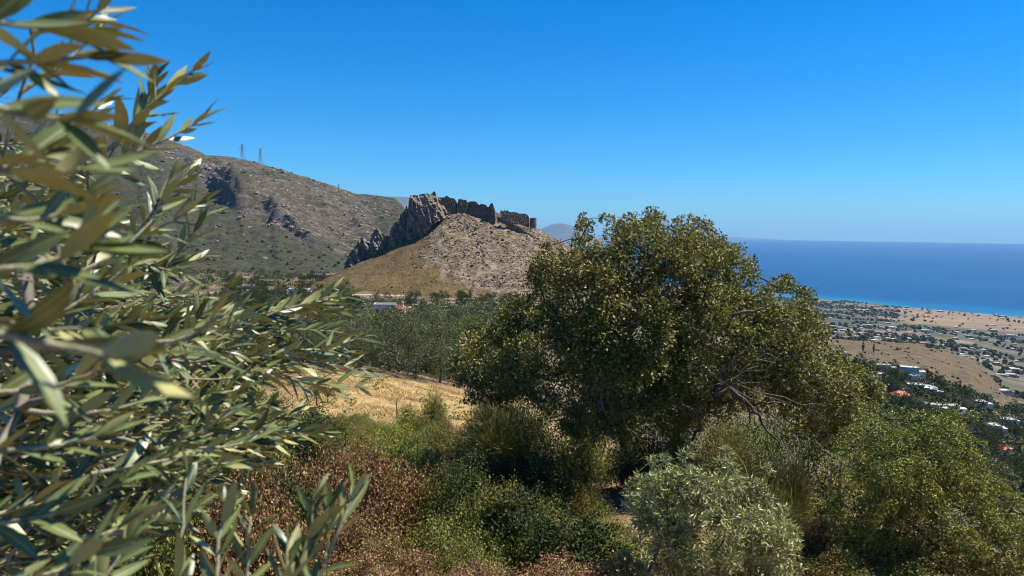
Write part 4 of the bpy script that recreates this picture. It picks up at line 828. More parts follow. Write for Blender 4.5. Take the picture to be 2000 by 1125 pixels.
# saplings and stick on the field
def sapling(px, pyb, pyt, D, label, leafy):
    rng = np.random.default_rng(int(px)); b_ = P(px, pyb, D); b_[2] = ground_z(b_[0], b_[1]) - .02; h = (pyb - pyt) * D / F
    root = empty('sapling', b_); tag(root, label, 'sapling')
    mb = MB(); q = np.array([[0, 0, 0], [.02 * h, 0, h * .35], [-.03 * h, .02, h * .7], [.05 * h, 0, h]]); mb.tube(q, [.035, .03, .022, .012], 6); obj('stem', mb.mesh('stem', [M['bark']], True), root)
    if leafy:
        C = rng.normal(size=(12, 3)) * (.25 * h, .2 * h, .16 * h) + (0, 0, h * .95); p, ax, nn, l, ww, t = clump_leaves(rng, C, np.full(12, .16 * h), 5, 10, .07, .03)
        v, f = leaf_quads(p, ax, nn, l, ww); obj('crown', mesh_np('crown', v, [f], [M['grove_leaf']]), root)
        m2 = MB()
        for c in C: m2.tube(np.array([[-.01 * h, 0, h * .6], c * .5 + (0, 0, h * .4), c]), [.014, .01, .005], 4)
        obj('branches', m2.mesh('branches', [M['bark']]), root)
sapling(775, 782, 742, 33, 'dark bent sapling stem standing alone on the straw field', False)
sapling(729, 806, 788, 29, 'short dark stick standing at the near edge of the field', False)
sapling(618, 772, 742, 35, 'leafy young tree on the left of the straw field', True)
sapling(640, 770, 748, 36, 'thin young tree beside the leafy one on the field', True)

# ------------------------------------------------------------------ trees behind the field, in the valley and on the slopes
def proto_tree(seed, leafmat, n_cl, tw, per, L, shape=(1, 1, .8), trunk_h=.9, r_cl=.55, H=4.0, Wd=2.2, barkmat='bark'):
    rng = np.random.default_rng(seed); d = sph(rng, n_cl); s = rng.uniform(.45, 1, n_cl) ** .6
    C = np.stack([d[:, 0] * Wd * s * shape[0], d[:, 1] * Wd * s * shape[1], trunk_h + (H - trunk_h) * (.5 + .5 * d[:, 2] * s * 1.0)], -1)
    C += rng.normal(size=C.shape) * .15 * Wd; C[:, 2] = np.maximum(C[:, 2], trunk_h * .7)
    ch = grow([np.zeros(3), np.array([.05, .03, trunk_h * .5]), np.array([.0, .05, trunk_h]), np.array([.1, 0, trunk_h + .25 * H])], C, rng, .014 * H / 4, .5, .4)
    mb = MB(); mb.tube(ch[0][0] + (0, 0, -.25), ch[0][1], 7)
    for q, r in ch[1:]: mb.tube(q, r, 4)
    p, ax, nn, l, ww, t = clump_leaves(rng, C, np.full(n_cl, r_cl), per, tw, L, L * .5, .55, .15); v, f = leaf_quads(p, ax, nn, l, ww, .2)
    return mb.mesh('trunk', [M[barkmat]], True), mesh_np('crown', v, [f], [M[leafmat]])
PROTO = {
 'olive': [proto_tree(500 + i, 'grove_leaf', 60, 22, 9, .095, (1, 1, .8), .3, .55, 4.4, 2.3) for i in range(3)],
 'near_dark': [proto_tree(540 + i, 'dark_leaf', 50, 20, 8, .11, (1, 1, .8), .3, .55, 4.2, 2.2) for i in range(2)],
 'near_green': [proto_tree(505 + i, 'green_leaf', 46, 20, 8, .11, (1, 1, .8), .3, .5, 3.8, 2.0) for i in range(1)],
 'dark': [proto_tree(510 + i, 'dark_leaf', 34, 15, 5, .34, (1, 1, .8), .8, .8, 5.4, 2.7) for i in range(3)],
 'grey': [proto_tree(515 + i, 'grove_leaf', 30, 14, 5, .30, (1, 1, .8), .7, .75, 4.6, 2.4) for i in range(3)],
 'green': [proto_tree(520 + i, 'green_leaf', 30, 14, 5, .30, (1, 1, .8), .6, .75, 4.6, 2.3) for i in range(1)],
 'cypress': [proto_tree(530, 'cypress_leaf', 60, 14, 5, .26, (.42, .42, 1), .4, .38, 8.5, 1.5)],
}
def plant_tree(kind, x, y, s, label, group, name='tree', sz=None, rng=random.Random(3)):
    t, c = rng.choice(PROTO[kind]); z = float(top_z(np.array(x), np.array(y)))
    root = empty(name, (x, y, z - .05), rng.uniform(0, 6.28)); root.scale = (s, s, sz or s * rng.uniform(.85, 1.12)); tag(root, label, 'tree', group)
    obj('trunk', t, root); obj('crown', c, root); return root
GR = 'olive grove behind the straw field'
for px, D, s, kd, lab in [
    (700, 52, .9, 'olive', 'grey-green olive tree behind the straw field, beside the olive branch tips'), (760, 56, 1.15, 'near_dark', 'tall dark tree behind the bent sapling'),
    (812, 51, 1.3, 'olive', 'broad olive tree at the middle of the far field edge'), (862, 54, 1.0, 'near_dark', 'dark tree at the far right corner of the straw field'),
    (652, 58, 1.2, 'olive', 'olive tree half hidden by the foreground olive tips'), (735, 67, .85, 'near_dark', 'second-row dark tree left of the broad one'), (800, 70, 1.3, 'olive', 'second-row olive tree behind the broad one'),
    (880, 68, 1.0, 'near_green', 'fresh green tree behind the right end of the grove'), (925, 62, 1.3, 'olive', 'olive tree partly behind the left edge of the oak'), (590, 62, 1.0, 'near_dark', 'dark tree seen between foreground olive sprigs'),
    (530, 58, 1.05, 'olive', 'olive tree behind the left end of the field'), (460, 55, 1.0, 'olive', 'olive tree far left behind the foreground branches'), (905, 88, .9, 'near_green', 'light green tree farther back beside the oak'),
    (845, 92, .95, 'near_dark', 'rear dark tree below the white house'), (780, 95, .8, 'olive', 'rear olive tree left of the cypress'), (690, 90, 1.25, 'olive', 'rear olive tree below the left side of the white house'), (955, 80, 1.0, 'olive', 'olive tree hidden low behind the oak')]:
    x, y = XY(px, D); plant_tree(kd, x, y, s, lab, GR, 'olive_tree' if kd == 'olive' else 'tree')
x, y = XY(824, 235); plant_tree('cypress', x, y, .62, 'single dark cypress right of the white valley house', None, 'cypress_tree')
rng = np.random.default_rng(77)
def scatter(kind, n, px0, px1, D0, D1, s0, s1, label, group, cond=None):
    k = 0; tries = 0
    while k < n and tries < n * 30:
        tries += 1; px = rng.uniform(px0, px1); D = math.sqrt(rng.uniform(D0 ** 2, D1 ** 2))
        if cond is not None and not cond(px, D): continue
        x, y = XY(px, D); zn = (', nearer ' if D < (D0 + D1) / 2 else ', farther ') + ('left' if px < px0 + (px1 - px0) / 3 else 'middle' if px < px0 + 2 * (px1 - px0) / 3 else 'right') + ' part'
        plant_tree(kind, x, y, rng.uniform(s0, s1), label + zn, group + zn); k += 1
def not_house(px, D): return not (715 < px < 800 and 225 < D < 275)
scatter('dark', 16, 600, 1020, 105, 245, .55, .9, 'dark round tree in the valley between the grove and the white house', 'dark trees of the near valley', not_house)
scatter('grey', 26, 600, 1020, 110, 245, .75, 1.15, 'grey-green tree in the valley between the grove and the white house', 'trees of the near valley', not_house)
scatter('green', 8, 700, 960, 110, 240, .7, 1.0, 'fresh green tree in the valley below the white house', 'fresh green valley trees', not_house)
scatter('dark', 34, 420, 690, 250, 345, 1.0, 1.55, 'big dark tree on the valley floor left of the castle hill', 'dark trees of the valley floor')
scatter('dark', 26, 440, 640, 350, 620, .8, 1.4, 'small dark tree near the low houses under the mountain', 'trees by the houses under the mountain')
scatter('dark', 30, 790, 1040, 300, 362, .55, .85, 'dark tree in the hedge rows at the foot of the castle hill', 'hedge row trees below the hill', lambda px, D: abs((D - 312) - 0.06 * (px - 800)) < 7 or abs(D - 352) < 8)
scatter('grey', 34, 690, 1040, 255, 350, .5, .9, 'small grey-green tree on the terraces below the castle hill', 'terrace trees', lambda px, D: px < 780 or px > 930)
def off_knoll(px, D): return D < np.interp(px, [1600, 1700, 1800, 1900, 1990], [430, 480, 462, 488, 540]) - 6
scatter('grey', 46, 1600, 2030, 210, 540, .8, 1.3, 'grey-green tree among the houses on the slope at the right', 'trees among the slope houses', off_knoll)
scatter('dark', 44, 1600, 2030, 230, 540, .8, 1.5, 'dark tree among the houses on the slope at the right', 'dark trees among the slope houses', off_knoll)
for px, D, s in ((1893, 470, 1.0), (1718, 560, .8), (1697, 560, .9), (1950, 330, 1.5), (1925, 345, 1.4)):
    x, y = XY(px, D); plant_tree('dark' if D < 400 else 'cypress', x, y, s, {1893: 'lone dark cypress at the lower edge of the brown knoll', 1718: 'small dark tree on the crest of the brown knoll', 1697: 'dark tree at the left crest of the brown knoll', 1950: 'large dark pine by the red roofed house', 1925: 'dark spreading pine left of the red roofed house'}[px], None)

# far woodland and scrub: reads as one mass
def lumps(name, label, X, Y, Z, S, mat, seed, flat=.8):
    rng = np.random.default_rng(seed); mb = MB()
    for x, y, z, s in zip(X, Y, Z, S):
        v, t = ROCKS[rng.integers(0, 5)]
        mb.add(v * (s, s, s * flat) * rng.uniform(.75, 1.25, 3) + (x, y, z + s * .45), [t])
    tag(obj(name, mb.mesh(name, [M[mat]])), label, 'vegetation', kind='stuff')
def leafy(name, label, X, Y, Z, S, mat, seed, per=40, lf=.34, flat=.75):
    """many small bushes built of leaf tufts"""
    rng = np.random.default_rng(seed); n = len(X); d = sph(rng, n * per); d[:, 2] = np.abs(d[:, 2]); S2 = np.repeat(S, per)
    c = np.repeat(np.stack([X, Y, Z], -1), per, 0) + d * (S2 * rng.uniform(.35, 1.05, n * per))[:, None] * (1, 1, flat * 1.5)
    v, f = leaf_quads(c, sph(rng, n * per) + d * .5, unit(sph(rng, n * per) * .7 + d * .5 + (0, 0, .4)), S2 * lf * rng.uniform(.6, 1.4, n * per), S2 * lf * .7, .2)
    tag(obj(name, mesh_np(name, v, [f], [M[mat]])), label, 'vegetation', kind='stuff')
def bushy_mat(name, c0, c1, sc):
    m, n, b = new_mat(name); f = noise(n, sc, 5, .7, pos(n)); n.links.new(ramp(n, f, [(.35, c0), (.65, c1)]), b.inputs['Base Color']); b.inputs['Roughness'].default_value = 1
    b.inputs['Specular IOR Level'].default_value = .05; bump(n, b, f, 1, 1.2); return m
M['wood'] = bushy_mat('wood', (0.043, 0.053, 0.030), (0.104, 0.113, 0.066), .5)
M['scrub'] = bushy_mat('scrub', (0.038, 0.041, 0.020), (0.081, 0.076, 0.038), .6)
rng = np.random.default_rng(78); n_ = 16000
px = rng.uniform(1380, 2120, n_); D = np.sqrt(rng.uniform(650 ** 2, 2640 ** 2, n_)); x = (px - 1000) / F * D; z = ground_z(x, D)
k = (z > HORIZ_SEA + 1.5) & (rng.random(n_) < smooth(-.12, .18, fbm(x / 75, D / 75, 4, 83)) * np.where((px > 1760) & (D > 1600), .12, .85)) & (D > np.interp(px, [1600, 1700, 1800, 1900, 1990], [690, 700, 725, 720, 640]))
lumps('woodland', 'grey-green trees covering the coastal plain', x[k], D[k], z[k], 2.2 + 3.6 * rng.random(k.sum()) ** 1.6, 'wood', 79)
n_ = 1100; px = rng.uniform(1600, 1985, n_); D = rng.uniform(440, 690, n_); x = (px - 1000) / F * D; k = (fbm(x / 25, D / 25, 3, 89) > .02) & ~np.array([D_ < np.interp(p_, [1600, 1700, 1800, 1900, 1990], [430, 480, 462, 488, 540]) for p_, D_ in zip(px, D)])
lumps('scrub', 'small dark bushes dotted over the brown knoll', x[k], D[k], ground_z(x, D)[k] - .3, .3 + 1.5 * rng.random(k.sum()) ** 2.4, 'scrub', 84, .7)
n_ = 3600; px = rng.uniform(1590, 2100, n_); D = np.sqrt(rng.uniform(120 ** 2, 560 ** 2, n_)); x = (px - 1000) / F * D
k = np.array([off_knoll(a, b) for a, b in zip(px, D)]); leafy('undergrowth', 'low scrub between the houses on the right slope', x[k], D[k], ground_z(x, D)[k], 1.2 + 3.0 * rng.random(k.sum()) ** 1.5, 'dark_leaf', 80, 22, .5)
ii = rng.choice(len(fl), 4000, p=(1.25 - rk_) / (1.25 - rk_).sum()); q = fl[ii] + rng.normal(size=(4000, 3)) * (2.5, 2.5, 0)
lumps('scrub', 'dark scrub bushes dotted over the mountain', q[:, 0], q[:, 1], q[:, 2] - .8, 1.2 + 3.0 * rng.random(4000) ** 2.4, 'scrub', 81, .6)
n_ = 4200; x = rng.uniform(-120, 90, n_); y = rng.uniform(360, 480, n_); k = rng.random(n_) < .25 + .75 * smooth(0, .3, fbm(x / 18, y / 18, 3, 85))
lumps('scrub', 'tiny bushes dotted over the grassy castle hill', x[k], y[k], hill_z(x, y)[k] - .12, .2 + .45 * rng.random(k.sum()) ** 2, 'scrub', 82, .7)
n_ = 3000; px = rng.uniform(340, 1060, n_); D = np.sqrt(rng.uniform(60 ** 2, 345 ** 2, n_)); x = (px - 1000) / F * D; k = fbm(x / 12, D / 12, 3, 86) > -.08
leafy('undergrowth', 'low bushes over the valley terraces', x[k], D[k], ground_z(x, D)[k], .5 + 1.7 * rng.random(k.sum()) ** 1.7, 'grove_leaf', 83, 28, .42)

n_ = 1500; px = rng.uniform(150, 690, n_); D = np.sqrt(rng.uniform(330 ** 2, 800 ** 2, n_)); x = (px - 1000) / F * D; k = (fbm(x / 40, D / 40, 3, 87) > -.15) & ((x < -128) | (D > 600))
leafy('woodland', 'dark trees and scrub on the valley floor under the mountain', x[k], D[k], ground_z(x, D)[k], 1.2 + 3.0 * rng.random(k.sum()) ** 1.8, 'dark_leaf', 86, 30, .42)
tufts(420, 93)
# ------------------------------------------------------------------ tracks and terrace walls below the hill
def ribbon(name, pts, width, mat, kind='structure', lift=.06, label=None, cat=None, height=0):
    q = np.array([XY(a, d) for a, d in pts]); s = np.linspace(0, len(q) - 1, len(q) * 8); q = np.stack([np.interp(s, range(len(q)), q[:, i]) for i in (0, 1)], -1)
    t = unit(np.gradient(q, axis=0)); nrm = np.stack([-t[:, 1], t[:, 0]], -1); L_ = q + nrm * width / 2; R2 = q - nrm * width / 2
    zl, zr = top_z(L_[:, 0], L_[:, 1]) + lift, top_z(R2[:, 0], R2[:, 1]) + lift; zc = np.maximum(zl, zr)
    a = np.column_stack([L_, zc + height]); b_ = np.column_stack([R2, zc + height]); mb = MB(); n_ = len(q); i = np.arange(n_ - 1)
    mb.add(np.concatenate([a, b_]), [np.stack([i, i + 1, i + 1 + n_, i + n_], -1)])
    for e in (a, b_): mb.add(np.concatenate([e, e - (0, 0, height + .8)]), [np.stack([i, i + 1, i + 1 + n_, i + n_], -1)])
    o = obj(name, mb.mesh(name, [M[mat]])); tag(o, label, cat, None, kind)
ribbon('path', [(800, 322), (850, 326), (900, 330), (960, 334), (1010, 340)], 5, 'dirt')
ribbon('path', [(835, 352), (880, 354), (930, 356)], 5, 'dirt')
ribbon('path', [(680, 362), (720, 366), (750, 368), (790, 372)], 7, 'dirt')
ribbon('path', [(812, 316), (790, 285), (770, 268)], 2.2, 'dirt')
ribbon('terrace_wall', [(800, 302), (850, 297), (910, 290), (990, 280)], .7, 'brown_stone_wall', None, .06, 'low dry stone terrace wall below the castle hill track', 'wall', .7)

# ------------------------------------------------------------------ houses
def house(px, D, w_, d_, h_, rz, label, wall='white_wall', roof='flat', group=None, wins=3, annex=True, sink=1.2, seed=0, roofmat='grey_roof', name='house'):
    rng = random.Random(seed * 7 + int(px)); x, y = XY(px, D); z = float(top_z(np.array(x), np.array(y)))
    root = empty(name, (x, y, z), rz); tag(root, label, 'house', group)
    mb = MB(); mb.box((-w_ / 2, -d_ / 2, -sink), (w_ / 2, d_ / 2, h_))
    if annex: mb.box((w_ / 2 - .01, -d_ * .3, -sink), (w_ / 2 + w_ * .4, d_ * .42, h_ * .62))
    obj('wall', mb.mesh('wall', [M[wall]]), root); r = MB()
    if roof == 'flat':
        r.box((-w_ / 2 - .15, -d_ / 2 - .15, h_), (w_ / 2 + .15, d_ / 2 + .15, h_ + .22)); 
        for lo, hi in (((-w_ / 2 - .14, -d_ / 2 - .14), (w_ / 2 + .14, -d_ / 2 + .1)), ((-w_ / 2 - .14, d_ / 2 - .1), (w_ / 2 + .14, d_ / 2 + .14)), ((-w_ / 2 - .14, -d_ / 2 + .1), (-w_ / 2 + .1, d_ / 2 - .1)), ((w_ / 2 - .1, -d_ / 2 + .1), (w_ / 2 + .14, d_ / 2 - .1))):
            r.box((*lo, h_ + .22), (*hi, h_ + .65))
        if annex: r.box((w_ / 2 + .2, -d_ * .3 - .1, h_ * .62), (w_ / 2 + w_ * .4 + .1, d_ * .42 + .1, h_ * .62 + .2))
    else:
        a, b_, t = w_ / 2 + .35, d_ / 2 + .35, d_ * .30; g = w_ * .28
        r.add([[-a, -b_, h_], [a, -b_, h_], [a, b_, h_], [-a, b_, h_], [-g, 0, h_ + t], [g, 0, h_ + t]], [[[0, 1, 5, 4], [2, 3, 4, 5], [0, 3, 2, 1]], [[1, 2, 5], [3, 0, 4]]])
    ro = obj('roof', r.mesh('roof', [M[roofmat]]), root)
    if roof != 'flat' or rng.random() < .4:
        c = MB(); c.box((w_ * .2, -.3, h_ + .3), (w_ * .2 + .6, .3, h_ + 1.5 + (d_ * .2 if roof != 'flat' else 0))); obj('chimney', c.mesh('chimney', [M[wall]]), ro)
    fl_ = max(1, int(h_ / 2.9))
    for f_ in range(fl_):
        for i in range(wins):
            cx = -w_ / 2 + w_ * (i + .5) / wins; z0 = f_ * 2.9 + (.9 if not (f_ == 0 and i == 1) else 0)
            m2 = MB(); m2.box((cx - .55, -d_ / 2 - .05, z0), (cx + .55, -d_ / 2 + .03, f_ * 2.9 + 2.15)); obj('door' if z0 == 0 else 'window', m2.mesh('window', [M['window' if z0 else 'shutter']]), root)
        for sx_ in (-1, 1):
            m2 = MB(); e = sx_ * w_ / 2
            if sx_ > 0 and annex and f_ == 0: continue
            m2.box((min(e - .03, e + .05 * sx_), -.5, f_ * 2.9 + .9), (max(e + .03, e + .05 * sx_), .5, f_ * 2.9 + 2.1)); obj('window', m2.mesh('window', [M['window']]), root)
    return root
SLH = 'houses on the right slope'; VH = 'houses in the valley under the mountain'
house(752, 252, 7.2, 6, 3.2, .1, 'white flat-roofed house with open porch in the valley', wins=3)
house(781, 254, 3.4, 3.6, 2.4, -.1, 'small red-roofed annex beside the white valley house', roof='hip', roofmat='red_roof', wins=2, annex=False)
house(703, 262, 3.6, 3.2, 2.4, .4, 'tiny white hut left of the valley house', wins=1, annex=False)
house(583, 392, 10, 6, 2.6, .05, 'long low white-roofed house nearest the castle spur', wins=3)
house(540, 425, 13, 5, 2.4, .02, 'long narrow pale building in the row under the mountain', wall='cream_wall', wins=4, annex=False)
house(494, 440, 8, 5, 2.6, .2, 'low white house half hidden by olive tips', wins=2)
house(485, 500, 7, 6, 3.0, .3, 'pale orange house with flat roof at the valley edge', wall='pink_wall', wins=2)
house(455, 490, 6, 5, 3.0, -.2, 'small white house at the far left of the valley row', wins=2)
house(535, 356, 7, 4, 2.0, .1, 'white shed roof showing among the dark valley trees', wins=2, annex=False)
house(1790, 432, 9.5, 8, 5.0, -.35, 'large white two-storey house below the brown knoll', wins=3, seed=1)
house(1738, 452, 8, 6, 2.8, -.3, 'low white house left of the two-storey one', wins=3, seed=2)
house(1728, 405, 7.5, 6, 3.0, -.2, 'flat white house on the step below the two-storey one', wins=3, seed=3)
house(1712, 385, 7, 6, 3.2, .1, 'shaded grey house at the left of the slope row', wall='cream_wall', wins=2, seed=4)
house(1775, 340, 6.5, 6, 3.4, .1, 'small house with bright orange tiled roof behind the bushy tree', roof='hip', roofmat='red_roof', wins=2, annex=False, seed=5)
house(1803, 385, 7.5, 6, 3.0, -.3, 'brown stone house with flat roof beside the orange roof', wall='brown_stone_wall', wins=3, seed=6)
house(1832, 392, 7.5, 6, 3.2, -.5, 'white house with slanted pale roof, middle of the slope', roof='hip', roofmat='grey_roof', wins=2, seed=7)
house(1800, 415, 5, 4, 3.0, .2, 'narrow white outbuilding behind the brown stone house', wins=1, annex=False, seed=8)
house(1842, 345, 6.5, 5, 2.6, -.4, 'white terraces of a house just above the bushy tree', wins=2, seed=9)
house(1872, 372, 9, 6, 2.8, -.3, 'low white house right of the slanted roof', wins=3, seed=10)
house(1900, 368, 7, 5, 2.6, -.4, 'low pale house near the lone cypress', wall='cream_wall', wins=2, seed=11)
house(1930, 455, 9, 7, 2.6, -.2, 'white house with wide roof at the foot of the knoll', wins=3, seed=12)
house(1957, 400, 9, 8, 3.2, -.2, 'house with broad cream roof among dark trees', wall='cream_wall', wins=3, seed=13)
house(1982, 330, 6.5, 6, 4.4, .3, 'cream house with red tiled roof at the right edge', wall='cream_wall', roof='hip', roofmat='red_roof', wins=2, annex=False, seed=14)
house(1990, 470, 9, 7, 2.8, .1, 'white house at the right edge above the broad cream roof', wins=3, seed=15)
house(1645, 520, 8, 6, 3.0, .1, 'white house seen through the right edge of the oak', wins=2, seed=16)
house(1980, 610, 10, 7, 2.6, .2, 'pale house at the tip of the brown knoll', wall='pink_wall', wins=3, seed=17)
# far town: small houses, too small to show parts
def far_house_mesh(seed, wall, roofm):
    rng = random.Random(seed); mb = MB(); a, b_, h_ = rng.uniform(4, 7.5), rng.uniform(3.5, 5.5), rng.choice([3, 3.2, 3.4, 6])
    mb.box((-a, -b_, -2), (a, b_, h_)); mb.box((-a - .2, -b_ - .2, h_), (a + .2, b_ + .2, h_ + .35), 1); mb.box((a - .01, -b_ * .5, -2), (a + a * .7, b_ * .6, h_ * .6)); mb.box((a + .2, -b_ * .5 - .1, h_ * .6), (a + a * .72, b_ * .62, h_ * .6 + .25), 1)
    for i in range(3): mb.box((-a + a * .66 * i + .5, -b_ - .06, 1), (-a + a * .66 * i + 1.7, -b_ + .02, 2.3), 2)
    return mb.mesh('house', [M[wall], M[roofm], M['window']])
FH = [far_house_mesh(i, w_, r_) for i, (w_, r_) in enumerate([('white_wall', 'grey_roof')] * 6 + [('cream_wall', 'grey_roof')] * 4 + [('pink_wall', 'red_roof')] * 1 + [('brown_stone_wall', 'grey_roof')] * 2)]
rng = np.random.default_rng(90); lab4 = {0: ('tiny white flat-roofed house on the coastal plain', 'white houses of the coastal town'), 1: ('tiny cream house with pale roof on the coastal plain', 'cream houses of the coastal town'), 2: ('tiny pinkish house with red roof on the coastal plain', 'red-roofed houses of the coastal town'), 3: ('tiny brown house with pale roof on the coastal plain', 'brown houses of the coastal town')}
cnt = 0; tries = 0
while cnt < 175 and tries < 20000:
    tries += 1; px = rng.uniform(1590, 2010); D = math.sqrt(rng.uniform(700 ** 2, 2640 ** 2)); x, y = XY(px, D); z = float(ground_z(x, y))
    if z < HORIZ_SEA + 1.2 or D < np.interp(px, [1600, 1700, 1800, 1900, 1990], [760, 760, 790, 760, 660]): continue
    dens = .22 + .78 * float(smooth(-.1, .25, fbm(np.array(x / 160), np.array(y / 160), 3, 88)))
    if px > 1780 and D > 1500: dens *= .2
    if z < HORIZ_SEA + 6: dens = max(dens, .75)
    if px > 1800 and 900 < D < 1450: dens = max(dens, .9)
    if rng.random() > dens: continue
    i = int(rng.integers(len(FH))); kk = 0 if i < 6 else 1 if i < 10 else 2 if i == 10 else 3
    o = bpy.data.objects.new('house', FH[i]); COL.objects.link(o); o.location = (x, y, z); o.rotation_euler = (0, 0, rng.uniform(-.6, .6)); s = rng.uniform(.45, .8); o.scale = (s * rng.uniform(.9, 1.5), s, s * .9)
    zn = ' along the shore' if z < HORIZ_SEA + 9 else ' on the tan fields' if (px > 1760 and D > 1500) else ' just beyond the brown knoll' if D < 950 else ' among the plain trees near the oak' if px < 1780 else ' in the denser town at the right'
    tag(o, lab4[kk][0].replace(' on the coastal plain', zn), 'house', lab4[kk][1] + zn); cnt += 1
# boat and islet
bp = P(1527, 538, 3800); bD = 230 / (-(bp[2]) / 3800); bp = P(1527, 538, bD); bp[2] = HORIZ_SEA
bt = empty('sailing_boat', bp, .6); tag(bt, 'tiny white boat out on the blue sea', 'boat')
mb = MB(); h_ = np.array([[-7, -1.6], [2, -2], [8, 0], [2, 2], [-7, 1.6]]); mb.add(np.concatenate([np.column_stack([h_ * .85, np.full(5, -.3)]), np.column_stack([h_, np.full(5, 1.6)])]), [[[i, (i + 1) % 5, (i + 1) % 5 + 5, i + 5] for i in range(5)], [[5, 6, 7], [5, 7, 8], [5, 8, 9]]]); obj('hull', mb.mesh('hull', [M['white_wall']]), bt)
mb = MB(); mb.tube([[0, 0, 1.5], [0, 0, 14]], .15, 5); obj('mast', mb.mesh('mast', [M['steel']]), bt)
mb = MB(); mb.add([[.2, .05, 2.5], [.2, .05, 13.5], [-6, .05, 2.7], [.2, -.05, 2.5], [.2, -.05, 13.5], [-6, -.05, 2.7]], [[[0, 1, 2], [5, 4, 3]]]); obj('sail', mb.mesh('sail', [M['white_wall']]), bt)

# ------------------------------------------------------------------ foreground olive tree
rng = np.random.default_rng(61); rnd = random.Random(61)
def leaf_variant(seed, lo=False):
    """unit olive leaf along +X: two skins (dark upper, silvery lower), midrib fold and bend"""
    r = np.random.default_rng(seed); t = np.array([0, .12, .32, .55, .78, 1.0]); wd = np.array([.012, .064, .103, .108, .074, .006]) * r.uniform(.85, 1.3)
    if lo: wd = np.interp([0, .3, .65, 1.0], t, wd); t = np.array([0, .3, .65, 1.0])
    nt_ = len(t); bend = r.uniform(-.10, .16); twist = r.uniform(-.35, .35); V_ = []
    for q, w_ in zip(t, wd):
        z = bend * (q - q * q) * 1.6 - .05 * q; a = twist * q; c, s = math.cos(a), math.sin(a)
        for e, dz in ((-1, .22), (0, 0), (1, .22)): V_.append([q, e * w_ * c - dz * w_ * s * abs(e), z + dz * w_ * abs(e) * c + e * w_ * s])
    V_ = np.array(V_); g = grid_faces(nt_, 3); lw = V_.copy(); lw[:, 2] -= .006
    return np.concatenate([V_, lw]), np.concatenate([g[:, ::-1], g + 3 * nt_]), np.concatenate([np.zeros(len(g)), np.ones(len(g))])
RIB = np.tile([1.0, 0.0, 1.0], 12); RIBL = np.tile([1.0, 0.0, 1.0], 8); LL = [leaf_variant(700 + i, True) for i in range(8)]; LV = [leaf_variant(700 + i) for i in range(8)]; LM = [mesh_np('leaf', v, [f], [M['olive_top'], M['olive_under']], m_, {'rib': RIB}, True) for v, f, m_ in LV]
LT, TW, STARTS = [], [], []                       # leaf transforms, twig polylines
def add_twig(p0, p1, n, L, sag=.08, wob=.5, tipn=3, open_=.75):
    p0, p1 = np.asarray(p0, float), np.asarray(p1, float); d = p1 - p0; ln = np.linalg.norm(d); off = rng.normal(size=3) * ln * .06 - np.array([0, 0, sag * ln])
    s = np.linspace(0, 1, 10); pts = np.array([(1 - q) * p0 + q * p1 + 4 * q * (1 - q) * off for q in s]) + rng.normal(size=(10, 3)) * ln * .004; pts[0] = p0
    TW.append(pts); STARTS.append(p0); th0 = rng.uniform(0, 6.28)
    for i in range(n):
        q = .12 + .88 * (i + .5) / n; k_ = q * 9; a = int(min(8, k_)); c = pts[a] + (pts[a + 1] - pts[a]) * (k_ - a); t = unit(pts[a + 1] - pts[a])
        u = unit(np.cross(t, np.array([.1, .2, 1.0]))); w_ = np.cross(u, t); th = th0 + (i % 2) * 1.57 + rng.uniform(-.35, .35)
        for sg in (0, math.pi):
            if rng.random() < .12: continue
            r = math.cos(th + sg) * u + math.sin(th + sg) * w_; op = open_ * rng.uniform(.7, 1.25) * (1 - .35 * q); ax = unit(t * math.cos(op) + r * math.sin(op) + rng.normal(size=3) * .10)
            nn = unit(np.cross(np.cross(ax, np.array([0, 0, 1.0]) * .6 + t * .5 + rng.normal(size=3) * wob), ax)); LT.append((c, ax, nn, L * rng.uniform(.75, 1.2) * (1 - .3 * (q > .85))))
    for _ in range(tipn):
        ax = unit(unit(pts[-1] - pts[-3]) + rng.normal(size=3) * .3); nn = unit(np.cross(np.cross(ax, np.array([0, 0, 1.0]) + rng.normal(size=3) * wob), ax)); LT.append((pts[-1], ax, nn, L * rng.uniform(.6, .95)))
